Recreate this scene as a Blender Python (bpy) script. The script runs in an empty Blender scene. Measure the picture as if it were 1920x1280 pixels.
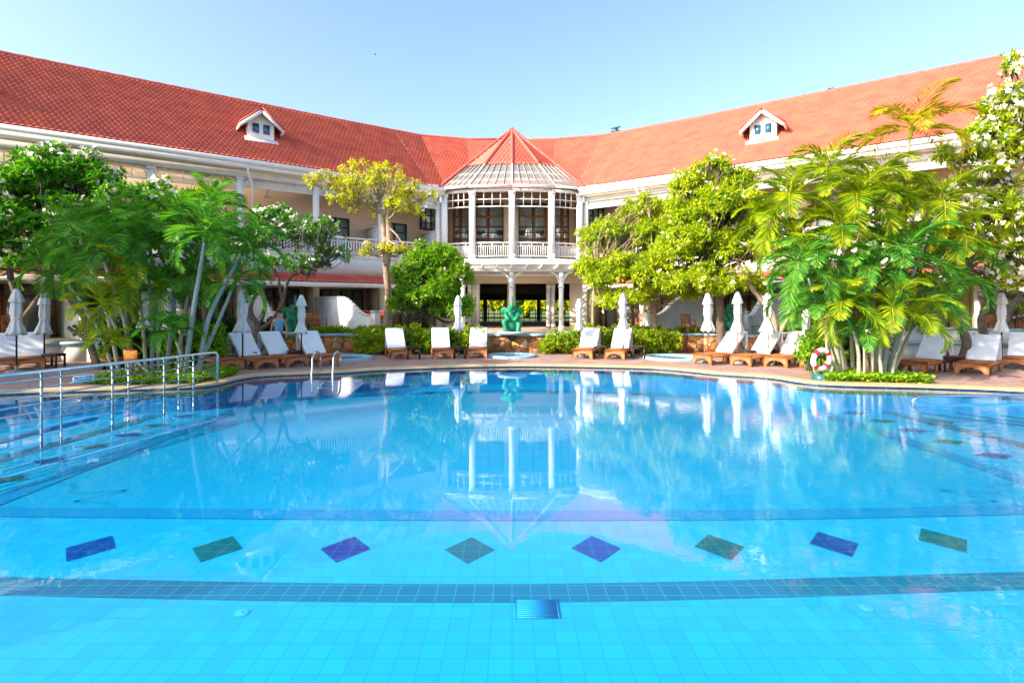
import bpy, bmesh, math, random
import numpy as np
from mathutils import Vector, Matrix
from mathutils.geometry import tessellate_polygon
R = math.radians
scene = bpy.context.scene
col = scene.collection

# ------------------------------------------------------------------ camera
cam_d = bpy.data.cameras.new("camera"); cam = bpy.data.objects.new("camera", cam_d); col.objects.link(cam)
cam.location = (0, 0, 2.0); cam.rotation_euler = (R(90), 0, 0)
cam_d.sensor_width = 36; cam_d.lens = 18.75; cam_d.shift_y = -65/1920
cam_d.clip_start = .05; cam_d.clip_end = 2000
scene.camera = cam

# ------------------------------------------------------------------ world and sun
SUNV = Vector((-.80, -.46, .50)).normalized()
w = bpy.data.worlds.new("World"); scene.world = w; w.use_nodes = True
nt = w.node_tree; nt.nodes.clear()
sk = nt.nodes.new("ShaderNodeTexSky"); sk.sky_type = 'NISHITA'; sk.sun_disc = False
sk.sun_elevation = math.asin(SUNV.z); sk.sun_rotation = math.atan2(SUNV.x, SUNV.y)
sk.altitude = 0; sk.air_density = 1.0; sk.dust_density = 2.6; sk.ozone_density = 2.4
bg = nt.nodes.new("ShaderNodeBackground"); bg.inputs[1].default_value = .145
ow = nt.nodes.new("ShaderNodeOutputWorld")
nt.links.new(sk.outputs[0], bg.inputs[0]); nt.links.new(bg.outputs[0], ow.inputs[0])
sd = bpy.data.lights.new("sun", 'SUN'); sd.energy = 3.6; sd.angle = R(.5); sd.color = (1, .87, .70)
so = bpy.data.objects.new("sun", sd); col.objects.link(so)
so.rotation_euler = (-SUNV).to_track_quat('-Z', 'Y').to_euler(); so.location = (-40, -20, 30)
scene.view_settings.view_transform = 'Standard'; scene.view_settings.look = 'None'
scene.view_settings.exposure = 1.56; scene.view_settings.gamma = 1
scene.cycles.max_bounces = 8; scene.cycles.transparent_max_bounces = 16
scene.cycles.caustics_reflective = False; scene.cycles.caustics_refractive = False

# ------------------------------------------------------------------ materials
MATS = {}
def mat(name, c, rough=.6, c2=None, scale=3., bump=0., bscale=20., metal=0., spec=.4, island=False, transl=0., detail=4., coat=0.):
    if name in MATS: return MATS[name]
    m = bpy.data.materials.new(name); m.use_nodes = True; MATS[name] = m
    t = m.node_tree; N = t.nodes; L = t.links
    p = N["Principled BSDF"]; p.inputs["Roughness"].default_value = rough; p.inputs["Metallic"].default_value = metal
    p.inputs["Specular IOR Level"].default_value = spec; p.inputs["Coat Weight"].default_value = coat
    tc = N.new("ShaderNodeTexCoord")
    if c2 is None: c2 = tuple(x*.86 for x in c)
    nz = N.new("ShaderNodeTexNoise"); nz.inputs["Scale"].default_value = scale; nz.inputs["Detail"].default_value = detail
    L.new(tc.outputs["Object"], nz.inputs["Vector"])
    rp = N.new("ShaderNodeValToRGB"); rp.color_ramp.elements[0].position = .35; rp.color_ramp.elements[1].position = .65
    rp.color_ramp.elements[0].color = (*c, 1); rp.color_ramp.elements[1].color = (*c2, 1)
    if island:
        g = N.new("ShaderNodeNewGeometry"); mx = N.new("ShaderNodeMath"); mx.operation = 'MULTIPLY_ADD'
        mx.inputs[1].default_value = .55
        L.new(g.outputs["Random Per Island"], mx.inputs[0])
        m2 = N.new("ShaderNodeMath"); m2.operation = 'MULTIPLY'; m2.inputs[1].default_value = .5
        L.new(nz.outputs[0], m2.inputs[0]); L.new(m2.outputs[0], mx.inputs[2]); L.new(mx.outputs[0], rp.inputs[0])
    else: L.new(nz.outputs[0], rp.inputs[0])
    L.new(rp.outputs[0], p.inputs["Base Color"])
    if bump:
        b = N.new("ShaderNodeBump"); b.inputs["Strength"].default_value = bump; b.inputs["Distance"].default_value = .03
        n2 = N.new("ShaderNodeTexNoise"); n2.inputs["Scale"].default_value = bscale; n2.inputs["Detail"].default_value = 5
        L.new(tc.outputs["Object"], n2.inputs["Vector"]); L.new(n2.outputs[0], b.inputs["Height"]); L.new(b.outputs[0], p.inputs["Normal"])
    if transl:
        tr = N.new("ShaderNodeBsdfTranslucent"); ms = N.new("ShaderNodeMixShader"); ms.inputs[0].default_value = transl
        hs = N.new("ShaderNodeHueSaturation"); hs.inputs["Value"].default_value = 1.5; hs.inputs["Saturation"].default_value = 1.1
        L.new(rp.outputs[0], hs.inputs["Color"]); L.new(hs.outputs[0], tr.inputs["Color"])
        L.new(p.outputs[0], ms.inputs[1]); L.new(tr.outputs[0], ms.inputs[2]); L.new(ms.outputs[0], N["Material Output"].inputs[0])
    return m

WHITE = mat("white_paint", (.80, .79, .76), .5, (.74, .73, .70), 2.5, .1, 40)
OFFWHITE = mat("white_render", (.74, .74, .73), .8, (.62, .63, .63), 1.2, .25, 60)
PEACH = mat("peach_render", (.80, .60, .43), .85, (.72, .53, .38), .8, .2, 60)
PEACHL = mat("cream_render", (.80, .68, .54), .85, (.74, .62, .49), .8, .2, 60)
TILE = mat("clay_roof_tile", (.55, .118, .072), .7, (.40, .088, .066), 1.5, .15, 50, spec=.1, detail=9.)
RIDGE = mat("clay_ridge_tile", (.56, .12, .085), .6, (.42, .08, .06), 6., .15, 40)
BROWN = mat("brown_timber", (.16, .065, .03), .5, (.10, .04, .02), 6)
DARK = mat("dark_frame_paint", (.035, .028, .025), .45)
TEAK = mat("teak_wood", (.42, .15, .045), .55, (.28, .09, .03), 9., .15, 60)
DKWOOD = mat("dark_stained_wood", (.055, .025, .02), .5, (.03, .015, .012), 8)
CUSH = mat("white_towelling", (.80, .83, .86), .95, (.74, .78, .82), 4., .5, 120)
CANV = mat("white_canvas", (.76, .78, .78), .9, (.64, .67, .68), 5., .3, 30, transl=.12)
STEEL = mat("stainless_steel", (.70, .72, .74), .16, metal=1.)
BLACKM = mat("black_metal", (.02, .02, .025), .4)
REDWOOD = mat("reddish_pole_wood", (.30, .10, .06), .5)
BARK = mat("grey_brown_bark", (.17, .125, .09), .9, (.09, .07, .055), 8., .8, 30)
BARKL = mat("pale_tan_bark", (.42, .31, .22), .9, (.26, .18, .12), 7., .8, 25)
BARKP = mat("palm_stem", (.30, .34, .24), .8, (.42, .36, .27), 12., .5, 20)
BARKB = mat("grey_green_palm_stem", (.18, .27, .25), .8, (.27, .30, .27), 12., .5, 20)
GREEN = mat("green_patina", (.008, .26, .12), .42, (.006, .17, .085), 5., .35, 25)
STONEBLUE = mat("blue_grey_stone", (.30, .47, .55), .6, (.22, .38, .46), 6., .2, 30)
PALEBLUE = mat("pale_plaster_wall", (.62, .60, .55), .8, (.54, .53, .50), 2., .3, 40)
COPING = mat("sandstone_coping", (.52, .38, .19), .75, (.42, .31, .17), 5., .3, 40)
SOIL = mat("soil", (.10, .07, .04), .95, (.06, .045, .03), 6, .6, 20)
LAWN = mat("lawn", (.07, .12, .02), .95, (.10, .14, .03), 3, .8, 90)
PAVE2 = mat("sandy_terrace_paving", (.56, .44, .32), .8, (.46, .36, .27), 2, .2, 30)
RED = mat("red_plastic", (.70, .02, .03), .4); ORANGE = mat("orange_sign_paint", (.75, .19, .01), .5)
YELLOW = mat("yellow_lettering", (.9, .62, .15), .6)
WPLAS = mat("white_plastic", (.75, .77, .80), .4)
SKIN = mat("skin", (.50, .28, .19), .6); SHIRT = mat("light_blue_cloth", (.14, .38, .62), .9); SHORTS = mat("navy_cloth", (.02, .05, .16), .9)
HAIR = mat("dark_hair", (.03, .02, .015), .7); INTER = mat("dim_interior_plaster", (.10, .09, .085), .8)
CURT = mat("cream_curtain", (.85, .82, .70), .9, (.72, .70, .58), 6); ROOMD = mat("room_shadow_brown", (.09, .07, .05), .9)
REDCUSH = mat("red_cane", (.35, .04, .03), .6)
NAVYW = mat("basin_water", (.01, .04, .12), .06, spec=.6)
# leaves
def leafm(n, c, c2, tr=.35): return mat(n, c, .5, c2, .9, island=True, transl=tr, spec=.18)
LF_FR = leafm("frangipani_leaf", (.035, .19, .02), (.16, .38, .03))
LF_FRL = leafm("sunny_frangipani_leaf", (.17, .32, .012), (.46, .50, .03), .4)  # frangipani leaf again, with sunlit yellow-green put into the colour
LF_YEL = leafm("yellow_green_leaf", (.36, .44, .015), (.66, .64, .03), .4)
LF_RND = leafm("glossy_green_leaf", (.08, .28, .012), (.30, .46, .03))
LF_RT = leafm("lime_leaf", (.20, .36, .012), (.52, .56, .025), .4)
LF_HED = leafm("hedge_leaf", (.12, .28, .012), (.44, .50, .03))
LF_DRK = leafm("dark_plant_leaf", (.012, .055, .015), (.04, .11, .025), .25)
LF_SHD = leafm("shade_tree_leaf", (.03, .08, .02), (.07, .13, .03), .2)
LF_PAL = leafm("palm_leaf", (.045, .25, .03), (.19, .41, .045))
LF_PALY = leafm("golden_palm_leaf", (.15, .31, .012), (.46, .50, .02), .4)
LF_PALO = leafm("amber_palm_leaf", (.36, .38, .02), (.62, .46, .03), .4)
LF_GC = leafm("ground_cover_leaf", (.07, .26, .012), (.30, .44, .02))
BLOS = mat("white_blossom", (.80, .79, .70), .7, (.78, .70, .55), 8, transl=.2)

def deck_material():
    m = mat("terracotta_paving", (.40, .22, .17), .7, (.32, .17, .14), 1.3)
    t = m.node_tree; N = t.nodes; L = t.links; p = N["Principled BSDF"]
    tc = N.new("ShaderNodeTexCoord"); br = N.new("ShaderNodeTexBrick")
    br.inputs["Scale"].default_value = 1; br.inputs["Brick Width"].default_value = .42; br.inputs["Row Height"].default_value = .21
    br.inputs["Mortar Size"].default_value = .008; br.inputs["Mortar"].default_value = (.25, .19, .15, 1)
    br.inputs["Color1"].default_value = (.45, .26, .20, 1); br.inputs["Color2"].default_value = (.33, .18, .15, 1)
    nz = N.new("ShaderNodeTexNoise"); nz.inputs["Scale"].default_value = 1.1; nz.inputs["Detail"].default_value = 6
    mx = N.new("ShaderNodeMix"); mx.data_type = 'RGBA'; mx.blend_type = 'MULTIPLY'; mx.inputs[0].default_value = .55
    L.new(tc.outputs["Object"], br.inputs["Vector"]); L.new(tc.outputs["Object"], nz.inputs["Vector"])
    L.new(br.outputs[0], mx.inputs[6]); L.new(nz.outputs[1], mx.inputs[7])
    hs = N.new("ShaderNodeHueSaturation"); hs.inputs["Saturation"].default_value = .85; hs.inputs["Value"].default_value = 1.25
    L.new(mx.outputs[2], hs.inputs["Color"]); L.new(hs.outputs[0], p.inputs["Base Color"])
    b = N.new("ShaderNodeBump"); b.inputs["Strength"].default_value = .35; b.inputs["Distance"].default_value = .01; b.invert = True
    L.new(br.outputs["Fac"], b.inputs["Height"]); L.new(b.outputs[0], p.inputs["Normal"])
    return m
DECK = deck_material()

def stone_material():
    m = mat("rubble_stone", (.42, .24, .12), .8)
    t = m.node_tree; N = t.nodes; L = t.links; p = N["Principled BSDF"]
    tc = N.new("ShaderNodeTexCoord"); v = N.new("ShaderNodeTexVoronoi"); v.inputs["Scale"].default_value = 3.6; v.inputs["Randomness"].default_value = 1
    v2 = N.new("ShaderNodeTexVoronoi"); v2.feature = 'DISTANCE_TO_EDGE'; v2.inputs["Scale"].default_value = 3.6
    sp = N.new("ShaderNodeSeparateColor"); rp = N.new("ShaderNodeValToRGB"); e = rp.color_ramp.elements
    e[0].color = (.34, .15, .06, 1); e[1].color = (.62, .44, .26, 1); x = e.new(.35); x.color = (.55, .24, .07, 1); x = e.new(.7); x.color = (.46, .20, .09, 1)
    r2 = N.new("ShaderNodeValToRGB"); r2.color_ramp.elements[0].position = .0; r2.color_ramp.elements[1].position = .06
    r2.color_ramp.elements[0].color = (.30, .22, .15, 1); r2.color_ramp.elements[1].color = (1, 1, 1, 1)
    mx = N.new("ShaderNodeMix"); mx.data_type = 'RGBA'; mx.blend_type = 'MULTIPLY'; mx.inputs[0].default_value = 1
    L.new(tc.outputs["Object"], v.inputs["Vector"]); L.new(tc.outputs["Object"], v2.inputs["Vector"])
    L.new(v.outputs["Color"], sp.inputs[0]); L.new(sp.outputs[0], rp.inputs[0]); L.new(v2.outputs["Distance"], r2.inputs[0])
    L.new(rp.outputs[0], mx.inputs[6]); L.new(r2.outputs[0], mx.inputs[7]); L.new(mx.outputs[2], p.inputs["Base Color"])
    b = N.new("ShaderNodeBump"); b.inputs["Strength"].default_value = .8; b.inputs["Distance"].default_value = .05
    L.new(r2.outputs[0], b.inputs["Height"]); L.new(b.outputs[0], p.inputs["Normal"])
    return m
STONE = stone_material()

def pool_tile(name, c, c2, grout):
    m = mat(name, c, .3)
    t = m.node_tree; N = t.nodes; L = t.links; p = N["Principled BSDF"]
    tc = N.new("ShaderNodeTexCoord"); br = N.new("ShaderNodeTexBrick"); br.offset = 0
    br.inputs["Scale"].default_value = 1; br.inputs["Brick Width"].default_value = .165; br.inputs["Row Height"].default_value = .165
    br.inputs["Mortar Size"].default_value = .0038; br.inputs["Mortar"].default_value = (*grout, 1); br.inputs["Mortar Smooth"].default_value = .3
    br.inputs["Color1"].default_value = (*c, 1); br.inputs["Color2"].default_value = (*c2, 1)
    L.new(tc.outputs["Object"], br.inputs["Vector"]); L.new(br.outputs[0], p.inputs["Base Color"])
    return m
PT_BASE = pool_tile("cyan_pool_tile", (.006, .315, .61), (.008, .275, .56), (.004, .21, .47))
PT_DEEP = pool_tile("deep_cyan_pool_tile", (.004, .27, .53), (.004, .26, .52), (.004, .23, .48))
PT_BAND = pool_tile("teal_band_tile", (.002, .12, .24), (.002, .105, .22), (.01, .27, .42))
PT_BAND2 = pool_tile("soft_blue_band_tile", (.005, .19, .46), (.005, .18, .44), (.01, .24, .5))
PT_MOTIF = pool_tile("faint_motif_tile", (.004, .225, .48), (.004, .215, .47), (.004, .22, .47))
PT_NAVY = pool_tile("navy_tile", (.001, .03, .25), (.001, .025, .21), (.01, .15, .36))
PT_TEAL = pool_tile("dark_teal_tile", (.002, .085, .13), (.002, .075, .12), (.01, .2, .3))
PT_SHAL = pool_tile("shallow_blue_tile", (.01, .22, .48), (.01, .20, .46), (.01, .16, .4))

def water_material():
    m = bpy.data.materials.new("pool_water"); m.use_nodes = True; t = m.node_tree; N = t.nodes; L = t.links; N.clear()
    o = N.new("ShaderNodeOutputMaterial"); lw = N.new("ShaderNodeLayerWeight"); lw.inputs[0].default_value = .5; pw = N.new("ShaderNodeMath"); pw.operation = 'POWER'; pw.inputs[1].default_value = 5
    fr = N.new("ShaderNodeMath"); fr.operation = 'MULTIPLY_ADD'; fr.inputs[1].default_value = .98; fr.inputs[2].default_value = .02; L.new(lw.outputs["Facing"], pw.inputs[0]); L.new(pw.outputs[0], fr.inputs[0])
    tr = N.new("ShaderNodeBsdfTransparent"); tr.inputs[0].default_value = (.62, .99, 1, 1)
    gl = N.new("ShaderNodeBsdfGlossy"); gl.inputs["Roughness"].default_value = .0; gl.inputs["Color"].default_value = (1, 1, 1, 1)
    mx = N.new("ShaderNodeMixShader"); tc = N.new("ShaderNodeTexCoord")
    mp = N.new("ShaderNodeMapping"); mp.inputs["Rotation"].default_value = (0, 0, R(25)); mp.inputs["Scale"].default_value = (.7, 1.6, 1)
    n1 = N.new("ShaderNodeTexNoise"); n1.inputs["Scale"].default_value = 5.5; n1.inputs["Detail"].default_value = 3; n1.inputs["Roughness"].default_value = .55; n1.inputs["Distortion"].default_value = .4
    # breeze patches: ripples are stronger on the right half of the pool
    n2 = N.new("ShaderNodeTexNoise"); n2.inputs["Scale"].default_value = .22; n2.inputs["Detail"].default_value = 2
    sx = N.new("ShaderNodeSeparateXYZ"); L.new(tc.outputs["Object"], sx.inputs[0])
    mr = N.new("ShaderNodeMapRange"); mr.inputs["From Min"].default_value = .8; mr.inputs["From Max"].default_value = 7; mr.inputs["To Min"].default_value = .15; mr.inputs["To Max"].default_value = 1.5
    L.new(sx.outputs[0], mr.inputs["Value"])
    mu = N.new("ShaderNodeMath"); mu.operation = 'MULTIPLY'; L.new(mr.outputs[0], mu.inputs[0]); L.new(n2.outputs[0], mu.inputs[1])
    m3 = N.new("ShaderNodeMath"); m3.operation = 'MULTIPLY'; L.new(mu.outputs[0], m3.inputs[0]); L.new(n1.outputs[0], m3.inputs[1])
    b = N.new("ShaderNodeBump"); b.inputs["Strength"].default_value = .16; b.inputs["Distance"].default_value = .03
    L.new(tc.outputs["Object"], mp.inputs[0]); L.new(mp.outputs[0], n1.inputs["Vector"]); L.new(tc.outputs["Object"], n2.inputs["Vector"])
    L.new(m3.outputs[0], b.inputs["Height"]); L.new(b.outputs[0], gl.inputs["Normal"]); L.new(b.outputs[0], lw.inputs["Normal"])
    L.new(fr.outputs[0], mx.inputs[0]); L.new(tr.outputs[0], mx.inputs[1]); L.new(gl.outputs[0], mx.inputs[2]); L.new(mx.outputs[0], o.inputs[0])
    return m
WATER = water_material()

def glassy(name, tint, refl=1.5, body=None, bodyf=0.):
    m = bpy.data.materials.new(name); m.use_nodes = True; t = m.node_tree; N = t.nodes; L = t.links; N.clear(); MATS[name] = m
    o = N.new("ShaderNodeOutputMaterial"); lw = N.new("ShaderNodeLayerWeight"); pw = N.new("ShaderNodeMath"); pw.operation = 'POWER'; pw.inputs[1].default_value = 4
    fr = N.new("ShaderNodeMath"); fr.operation = 'MULTIPLY_ADD'; f0 = refl; fr.inputs[1].default_value = 1-f0; fr.inputs[2].default_value = f0
    lw.inputs[0].default_value = .5; L.new(lw.outputs["Facing"], pw.inputs[0]); L.new(pw.outputs[0], fr.inputs[0])
    tr = N.new("ShaderNodeBsdfTransparent"); tr.inputs[0].default_value = (*tint, 1)
    gl = N.new("ShaderNodeBsdfGlossy"); gl.inputs["Roughness"].default_value = .02
    mx = N.new("ShaderNodeMixShader"); last = tr
    if body:
        d = N.new("ShaderNodeBsdfDiffuse"); d.inputs[0].default_value = (*body, 1); tl = N.new("ShaderNodeBsdfTranslucent"); tl.inputs[0].default_value = (*body, 1)
        a = N.new("ShaderNodeMixShader"); a.inputs[0].default_value = .4; L.new(d.outputs[0], a.inputs[1]); L.new(tl.outputs[0], a.inputs[2])
        c = N.new("ShaderNodeMixShader"); c.inputs[0].default_value = bodyf; L.new(tr.outputs[0], c.inputs[1]); L.new(a.outputs[0], c.inputs[2]); last = c
    L.new(fr.outputs[0], mx.inputs[0]); L.new(last.outputs[0], mx.inputs[1]); L.new(gl.outputs[0], mx.inputs[2]); L.new(mx.outputs[0], o.inputs[0])
    return m
GLASS = glassy("window_glass", (.90, .94, .96), .2)
ROOFGL = glassy("frosted_roof_glass", (.8, .82, .8), .04, (.86, .85, .80), .34)
BLUEGL = mat("blue_window_glass", (.02, .12, .22), .08, spec=.8)

# ------------------------------------------------------------------ mesh builder
class MB:
    def __init__(s): s.v = []; s.f = []; s.n = 0
    def add(s, V, F):
        V = np.asarray(V, float).reshape(-1, 3); s.v.append(V)
        if isinstance(F, np.ndarray): s.f.append(F + s.n)
        else: s.f.extend([np.array([f]) + s.n for f in F])
        s.n += len(V)
    def box(s, x0, x1, y0, y1, z0, z1, M=None):
        V = np.array([(x, y, z) for z in (z0, z1) for y in (y0, y1) for x in (x0, x1)], float)
        if M is not None: V = V @ np.array(M.to_3x3()).T + np.array(M.translation)
        s.add(V, np.array([(0, 2, 3, 1), (4, 5, 7, 6), (0, 1, 5, 4), (2, 6, 7, 3), (0, 4, 6, 2), (1, 3, 7, 5)]))
    def hexa(s, P):  # 8 points, order as box
        s.add(P, np.array([(0, 2, 3, 1), (4, 5, 7, 6), (0, 1, 5, 4), (2, 6, 7, 3), (0, 4, 6, 2), (1, 3, 7, 5)]))
    def quad(s, a, b, c, d): s.add([a, b, c, d], np.array([(0, 1, 2, 3)]))
    def tri(s, a, b, c): s.add([a, b, c], np.array([(0, 1, 2)]))
    def beam(s, a, b, wd, h, up=(0, 0, 1)):
        a = Vector(a); b = Vector(b); d = (b-a).normalized(); sd_ = d.cross(Vector(up))
        if sd_.length < 1e-4: sd_ = Vector((1, 0, 0))
        sd_.normalize(); u = sd_.cross(d)
        P = []
        for p in (a, b): pass
        for zz in (-h/2, h/2):
            for p in (a, b):
                for ss in (-wd/2, wd/2): P.append(p + sd_*ss + u*zz)
        s.hexa([tuple(q) for q in P])
    def tube(s, pts, rad, n=8, cap=True):
        pts = [Vector(p) for p in pts]; k = len(pts)
        if not hasattr(rad, '__len__'): rad = [rad]*k
        V = []; ref = Vector((.13, .31, .94))
        prev = None
        for i, p in enumerate(pts):
            d = (pts[min(i+1, k-1)] - pts[max(i-1, 0)]).normalized()
            if prev is None:
                x = d.cross(ref)
                if x.length < .05: x = d.cross(Vector((1, 0, 0)))
            else: x = prev - d*prev.dot(d)
            x.normalize(); prev = x; y = d.cross(x)
            for j in range(n):
                a = 2*math.pi*j/n; V.append(p + x*math.cos(a)*rad[i] + y*math.sin(a)*rad[i])
        F = np.array([(i*n+j, i*n+(j+1) % n, (i+1)*n+(j+1) % n, (i+1)*n+j) for i in range(k-1) for j in range(n)])
        base = s.n; s.add([tuple(q) for q in V], F)
        if cap:
            s.f.append(np.array([[base+j for j in range(n)][::-1]])); s.f.append(np.array([[base+(k-1)*n+j for j in range(n)]]))
    def lathe(s, prof, n=24, c=(0, 0, 0), fold=0, foldn=8, ph=0):
        V = []; k = len(prof)
        for r, z in prof:
            for j in range(n):
                a = 2*math.pi*j/n; rr = r*(1+fold*math.cos(foldn*a+ph)); V.append((c[0]+rr*math.cos(a), c[1]+rr*math.sin(a), c[2]+z))
        s.add(V, np.array([(i*n+j, i*n+(j+1) % n, (i+1)*n+(j+1) % n, (i+1)*n+j) for i in range(k-1) for j in range(n)]))
    def prism(s, poly, z0, z1):  # poly xy, capped
        n = len(poly); b = s.n
        s.add([(x, y, z0) for x, y in poly]+[(x, y, z1) for x, y in poly], np.array([(i, (i+1) % n, n+(i+1) % n, n+i) for i in range(n)]))
        T = tessellate_polygon([[Vector((x, y, 0)) for x, y in poly]])
        s.f.append(np.array([(b+a_, b+b_, b+c_) for a_, b_, c_ in T])); s.f.append(np.array([(b+n+a_, b+n+b_, b+n+c_) for a_, b_, c_ in T]))
    def build(s, name, m, parent=None, smooth=False, label=None):
        me = bpy.data.meshes.new(name); V = np.concatenate(s.v) if s.v else np.zeros((0, 3))
        me.vertices.add(len(V)); me.vertices.foreach_set("co", V.ravel())
        tot = sum(len(a) for a in s.f); li = np.concatenate([a.ravel() for a in s.f]); ls = np.concatenate([np.full(len(a), a.shape[1]) for a in s.f])
        me.loops.add(len(li)); me.loops.foreach_set("vertex_index", li)
        me.polygons.add(tot); me.polygons.foreach_set("loop_start", np.concatenate([[0], np.cumsum(ls)[:-1]])); me.polygons.foreach_set("loop_total", ls)
        if smooth: me.polygons.foreach_set("use_smooth", np.ones(tot, bool))
        me.update(calc_edges=True); me.validate()
        ml = m if isinstance(m, (list, tuple)) else [m]
        for q in ml: me.materials.append(q)
        o = bpy.data.objects.new(name, me); col.objects.link(o)
        if parent: o.parent = parent
        if label: o['label'] = label
        return o
def smooth_by_angle(o, a=40):
    try:
        me = o.data; me.polygons.foreach_set("use_smooth", np.ones(len(me.polygons), bool)); me.set_sharp_from_angle(angle=R(a))
    except Exception: pass
def tag(o, label, cat, group=None, kind=None):
    o['label'] = label; o['category'] = cat
    if group: o['group'] = group
    if kind: o['kind'] = kind
    return o
def thing(name, label, cat, loc=(0, 0, 0), rz=0, group=None):
    o = bpy.data.objects.new(name, None); col.objects.link(o); o.empty_display_size = .2
    o.location = loc; o.rotation_euler = (0, 0, rz); return tag(o, label, cat, group)
def struct(o): o['kind'] = 'structure'; return o
def dup(root, loc, rz, label, group=None, scale=None):
    r = root.copy(); col.objects.link(r); r.location = loc; r.rotation_euler = (0, 0, rz); r['label'] = label
    if group: r['group'] = group
    if scale: r.scale = (scale,)*3
    for ch in list(root.children):
        c = ch.copy(); col.objects.link(c); c.parent = r
        for g in list(ch.children):
            d = g.copy(); col.objects.link(d); d.parent = c
    return r
def bevel(o, wd=.01, seg=2):
    md = o.modifiers.new("bevel", 'BEVEL'); md.width = wd; md.segments = seg; md.limit_method = 'ANGLE'; md.angle_limit = R(40); return o
def px(p, Y): return (p-960)/1000*Y
def hz(p, Y): return 2-(p-575)/1000*Y
def catmull(P, k=6, closed=False):
    out = []; n = len(P)
    for i in range(n if closed else n-1):
        g = lambda j: Vector(P[j % n]) if closed else Vector(P[max(0, min(n-1, j))])
        a, b, c, d = g(i-1), g(i), g(i+1), g(i+2)
        for t in range(k):
            t /= k; out.append(.5*((2*b)+(c-a)*t+(2*a-5*b+4*c-d)*t*t+(3*b-a-3*c+d)*t**3))
    if not closed: out.append(Vector(P[-1]))
    return out

# ------------------------------------------------------------------ ground, pool, deck
POOL = [(-16, 1.2), (-16, 4), (-15.5, 7), (-13.6, 10.1), (-11.4, 11.75), (-8.9, 12.45), (-7.7, 12.75), (-7.3, 13.2), (-7.25, 14.1), (-6.85, 14.9), (-5, 15.6), (-3.5, 16.45), (0, 17.3),
        (3.7, 16.85), (4.9, 16.3), (5.8, 15.3), (6.96, 14.5), (7.4, 13.5), (8.1, 13.05), (9.9, 12.7), (11.6, 12.1), (14, 10.5), (16, 7), (16.5, 4), (16.5, 1.2)]
PL = [Vector((p[0], p[1])) for p in POOL[:1]] + [Vector((q.x, q.y)) for q in catmull([(x, y, 0) for x, y in POOL[1:-1]], 5)] + [Vector(POOL[-1])]
def offset(P, d):
    out = []; n = len(P)
    for i in range(n):
        a, b, c = P[i-1], P[i], P[(i+1) % n]; e1 = (b-a).normalized(); e2 = (c-b).normalized()
        n1 = Vector((-e1.y, e1.x)); n2 = Vector((-e2.y, e2.x)); m = (n1+n2); m = m.normalized() if m.length > 1e-4 else n1
        out.append(b + m*d/max(.5, m.dot(n1)))
    return out
def sheet(name, loops, z, m):
    vs = [[Vector((p[0], p[1], 0)) for p in lp] for lp in loops]; T = tessellate_polygon(vs); al = [(v.x, v.y, z) for lp in vs for v in lp]
    b = MB(); F = []
    for t in T:
        p, q, r_ = (np.array(al[i]) for i in t); F.append(t if np.cross(q-p, r_-p)[2] > 0 else t[::-1])
    b.add(al, np.array(F)); o = b.build(name, m); return o
PO = offset(PL, .38)
struct(sheet("ground", [[(-600, -600), (600, -600), (600, 600), (-600, 600)]], -.8, SOIL))
struct(sheet("pool_deck", [[(-45, -20), (45, -20), (45, 36), (-45, 36)], [tuple(p) for p in offset(PL, .36)]], .1, DECK))
struct(sheet("pool_floor", [[tuple(p) for p in PL]], -.5, PT_BASE))
struct(sheet("water", [[tuple(p) for p in offset(PL, .01)]], .045, WATER))
b = MB(); n = len(PL)
for i in range(n):
    a, c = PL[i], PL[(i+1) % n]
    b.quad((a.x, a.y, -.5), (c.x, c.y, -.5), (c.x, c.y, -.14), (a.x, a.y, -.14))
struct(b.build("pool_wall", PT_SHAL))
b = MB()
for i in range(n):
    a, c = PL[i], PL[(i+1) % n]
    b.quad((a.x, a.y, -.14), (c.x, c.y, -.14), (c.x, c.y, .075), (a.x, a.y, .075))
struct(b.build("pool_waterline_tiles", pool_tile("dark_waterline_tile", (.006, .04, .12), (.005, .03, .10), (.03, .12, .22))))
b = MB(); PI_ = offset(PL, -.03)
for i in range(n):
    j = (i+1) % n; P = [(PI_[i], .075), (PI_[i], .125), (PO[i], .125), (PO[i], .075)]; Q = [(PI_[j], .075), (PI_[j], .125), (PO[j], .125), (PO[j], .075)]
    for k in range(4):
        p0, z0 = P[k]; p1, z1 = P[(k+1) % 4]; q0, y0 = Q[k]; q1, y1 = Q[(k+1) % 4]
        b.quad((p0.x, p0.y, z0), (q0.x, q0.y, y0), (q1.x, q1.y, y1), (p1.x, p1.y, z1))
struct(b.build("pool_coping", COPING))
# floor marks, laid as thin sheets above each other
def ribbon(name, pts, wd, z, m, parent=None):
    b = MB(); P = catmull([(x, y, 0) for x, y in pts], 8); k = len(P); L_ = []
    for i, p in enumerate(P):
        d = (P[min(i+1, k-1)]-P[max(i-1, 0)]).normalized(); s_ = Vector((-d.y, d.x, 0))*wd/2; L_.append(((p+s_).x, (p+s_).y, z)); L_.append(((p-s_).x, (p-s_).y, z))
    b.add(L_, np.array([(2*i, 2*i+1, 2*i+3, 2*i+2) for i in range(k-1)])); o = b.build(name, m, parent); return o
deep = [(-6.45, 6.52), (-3, 6.35), (0, 6.3), (3, 6.4), (7.0, 6.75), (7.12, 10), (7.1, 13.2), (5.6, 14.6), (3.2, 15.2), (0, 15.5), (-3.2, 14.9), (-5.2, 14.2), (-6.45, 13.3), (-6.5, 10)]
struct(sheet("deep_pool_floor", [deep], -.496, PT_DEEP))
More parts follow.
